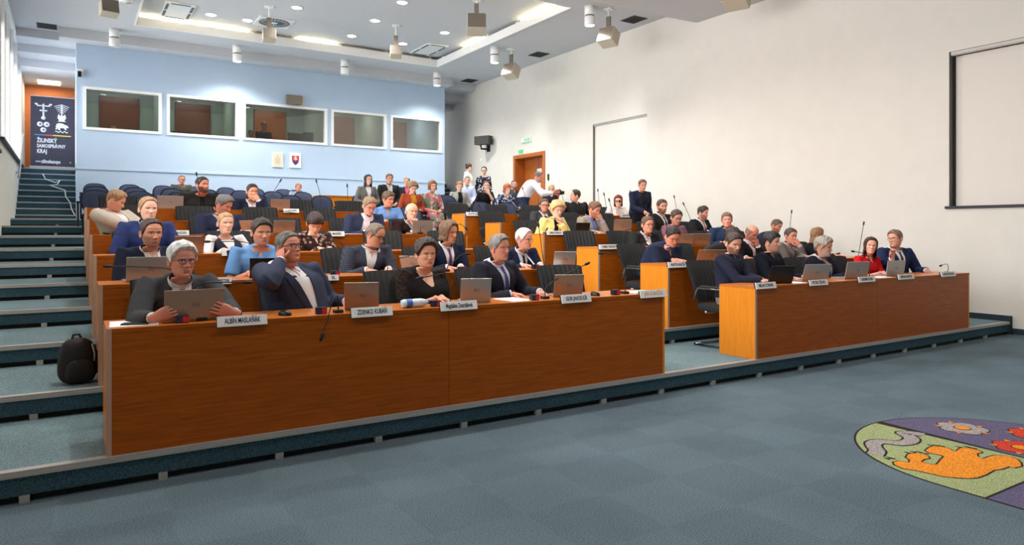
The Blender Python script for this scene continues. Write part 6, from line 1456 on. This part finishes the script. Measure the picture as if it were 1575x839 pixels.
for (fx_, fy_), fr_, m in (((5.663 - 5.256, 2.621 - 2.09), .165, 'emb_grey'), ((5.49 - 5.256, 2.17 - 2.09), .165, 'emb_red'), ((5.93 - 5.256, 2.25 - 2.09), .165, 'emb_red')):
    for j in range(5):
        a = 2 * PI * j / 5 + .3; cx_, cy_ = fx_ + math.cos(a) * fr_ * .58, fy_ + math.sin(a) * fr_ * .58
        flat('petal_outline', [(cx_ + fr_ * .5 * math.cos(b_ * PI / 9), cy_ + fr_ * .5 * math.sin(b_ * PI / 9)) for b_ in range(18)], .0018 + j * .00002, 'emb_line')
        flat('petal', [(cx_ + fr_ * .44 * math.cos(b_ * PI / 9), cy_ + fr_ * .44 * math.sin(b_ * PI / 9)) for b_ in range(18)], .0027 + j * .00002, m)
        a2 = a + PI / 5; flat('sepal', [(fx_ + math.cos(a2) * fr_ * 1.15, fy_ + math.sin(a2) * fr_ * 1.15), (fx_ + math.cos(a2 + .15) * fr_ * .85, fy_ + math.sin(a2 + .15) * fr_ * .85), (fx_ + math.cos(a2 - .15) * fr_ * .85, fy_ + math.sin(a2 - .15) * fr_ * .85)][::-1], .0036, 'emb_orange')
    flat('heart_outline', [(fx_ + fr_ * .36 * math.cos(b_ * PI / 9), fy_ + fr_ * .36 * math.sin(b_ * PI / 9)) for b_ in range(18)], .0036, 'emb_line')
    flat('flower_heart', [(fx_ + fr_ * .31 * math.cos(b_ * PI / 9), fy_ + fr_ * .31 * math.sin(b_ * PI / 9)) for b_ in range(18)], .0045, 'emb_orange')

# ================================================================ things inside the booths
mat('monitor_black', (22, 24, 26), .3); mat('lamp_yellow', (226, 196, 90), .6)
def monitor(x, y, z, w, h, label, rz=0):
    t = thing('monitor', label, 'monitor', (x, y, z), R(rz)); MB().cbox(-w / 2, w / 2, -.02, .02, .12, .12 + h, .006).build('screen', 'monitor_black', t)
    MB().box(-.03, .03, .0, .03, .01, .14).build('stand', 'monitor_black', t); MB().cbox(-.11, .11, -.08, .08, 0, .012, .004).build('foot', 'monitor_black', t)
for i, (x0, x1) in enumerate(BW):
    if i == 2: continue
    t = thing('booth_desk', 'interpreter desk inside the ' + PL[i] + ' booth from the stair', 'desk', (x0 + .1, YB + .3, 3.15), 0, 'desks inside the booths')
    w = x1 - x0 - .25; MB().box(0, w, 0, .5, .70, .73).build('table_top', 'monitor_black', t)
    for x in (0, w - .03): MB().box(x, x + .03, 0, .5, 0, .70).build('side_panel', 'monitor_black', t)
monitor(5.75, 21.0, 3.9, .55, .36, 'black monitor on the desk of the middle booth', 10); monitor(6.1, 21.05, 3.9, .3, .42, 'second upright monitor of the middle booth', -20)
monitor(2.6, 20.75, 3.88, .5, .16, 'low black monitor behind the second booth window', 0)
t = thing('desk_lamp', 'yellow desk lamp behind the first booth window', 'lamp', (1.0, 20.85, 3.88)); MB().lathe([(.11, 0), (.1, .1), (.06, .3), (.03, .32)], 20).build('shade', 'lamp_yellow', t)
t = thing('microphone_stand', 'microphone on a stand behind the last booth window', 'microphone', (9.1, 21.4, 3.15))
MB().tube([(0, 0, 0), (0, 0, 1.05)], .014, 8).build('pole', 'monitor_black', t); MB().tube([(-.2, 0, 1.05), (.2, 0, 1.0)], .012, 8).build('arm', 'monitor_black', t); MB().lathe([(.03, 1.05), (.045, 1.1), (.045, 1.25), (.02, 1.3)], 14, (-.12, 0, 0)).build('capsule', 'cassette_white', t)
for sx in range(3):
    a = 2 * PI * sx / 3; MB().tube([(0, 0, .2), (.25 * math.cos(a), .25 * math.sin(a), .012)], .01, 6).build('leg', 'monitor_black', t)
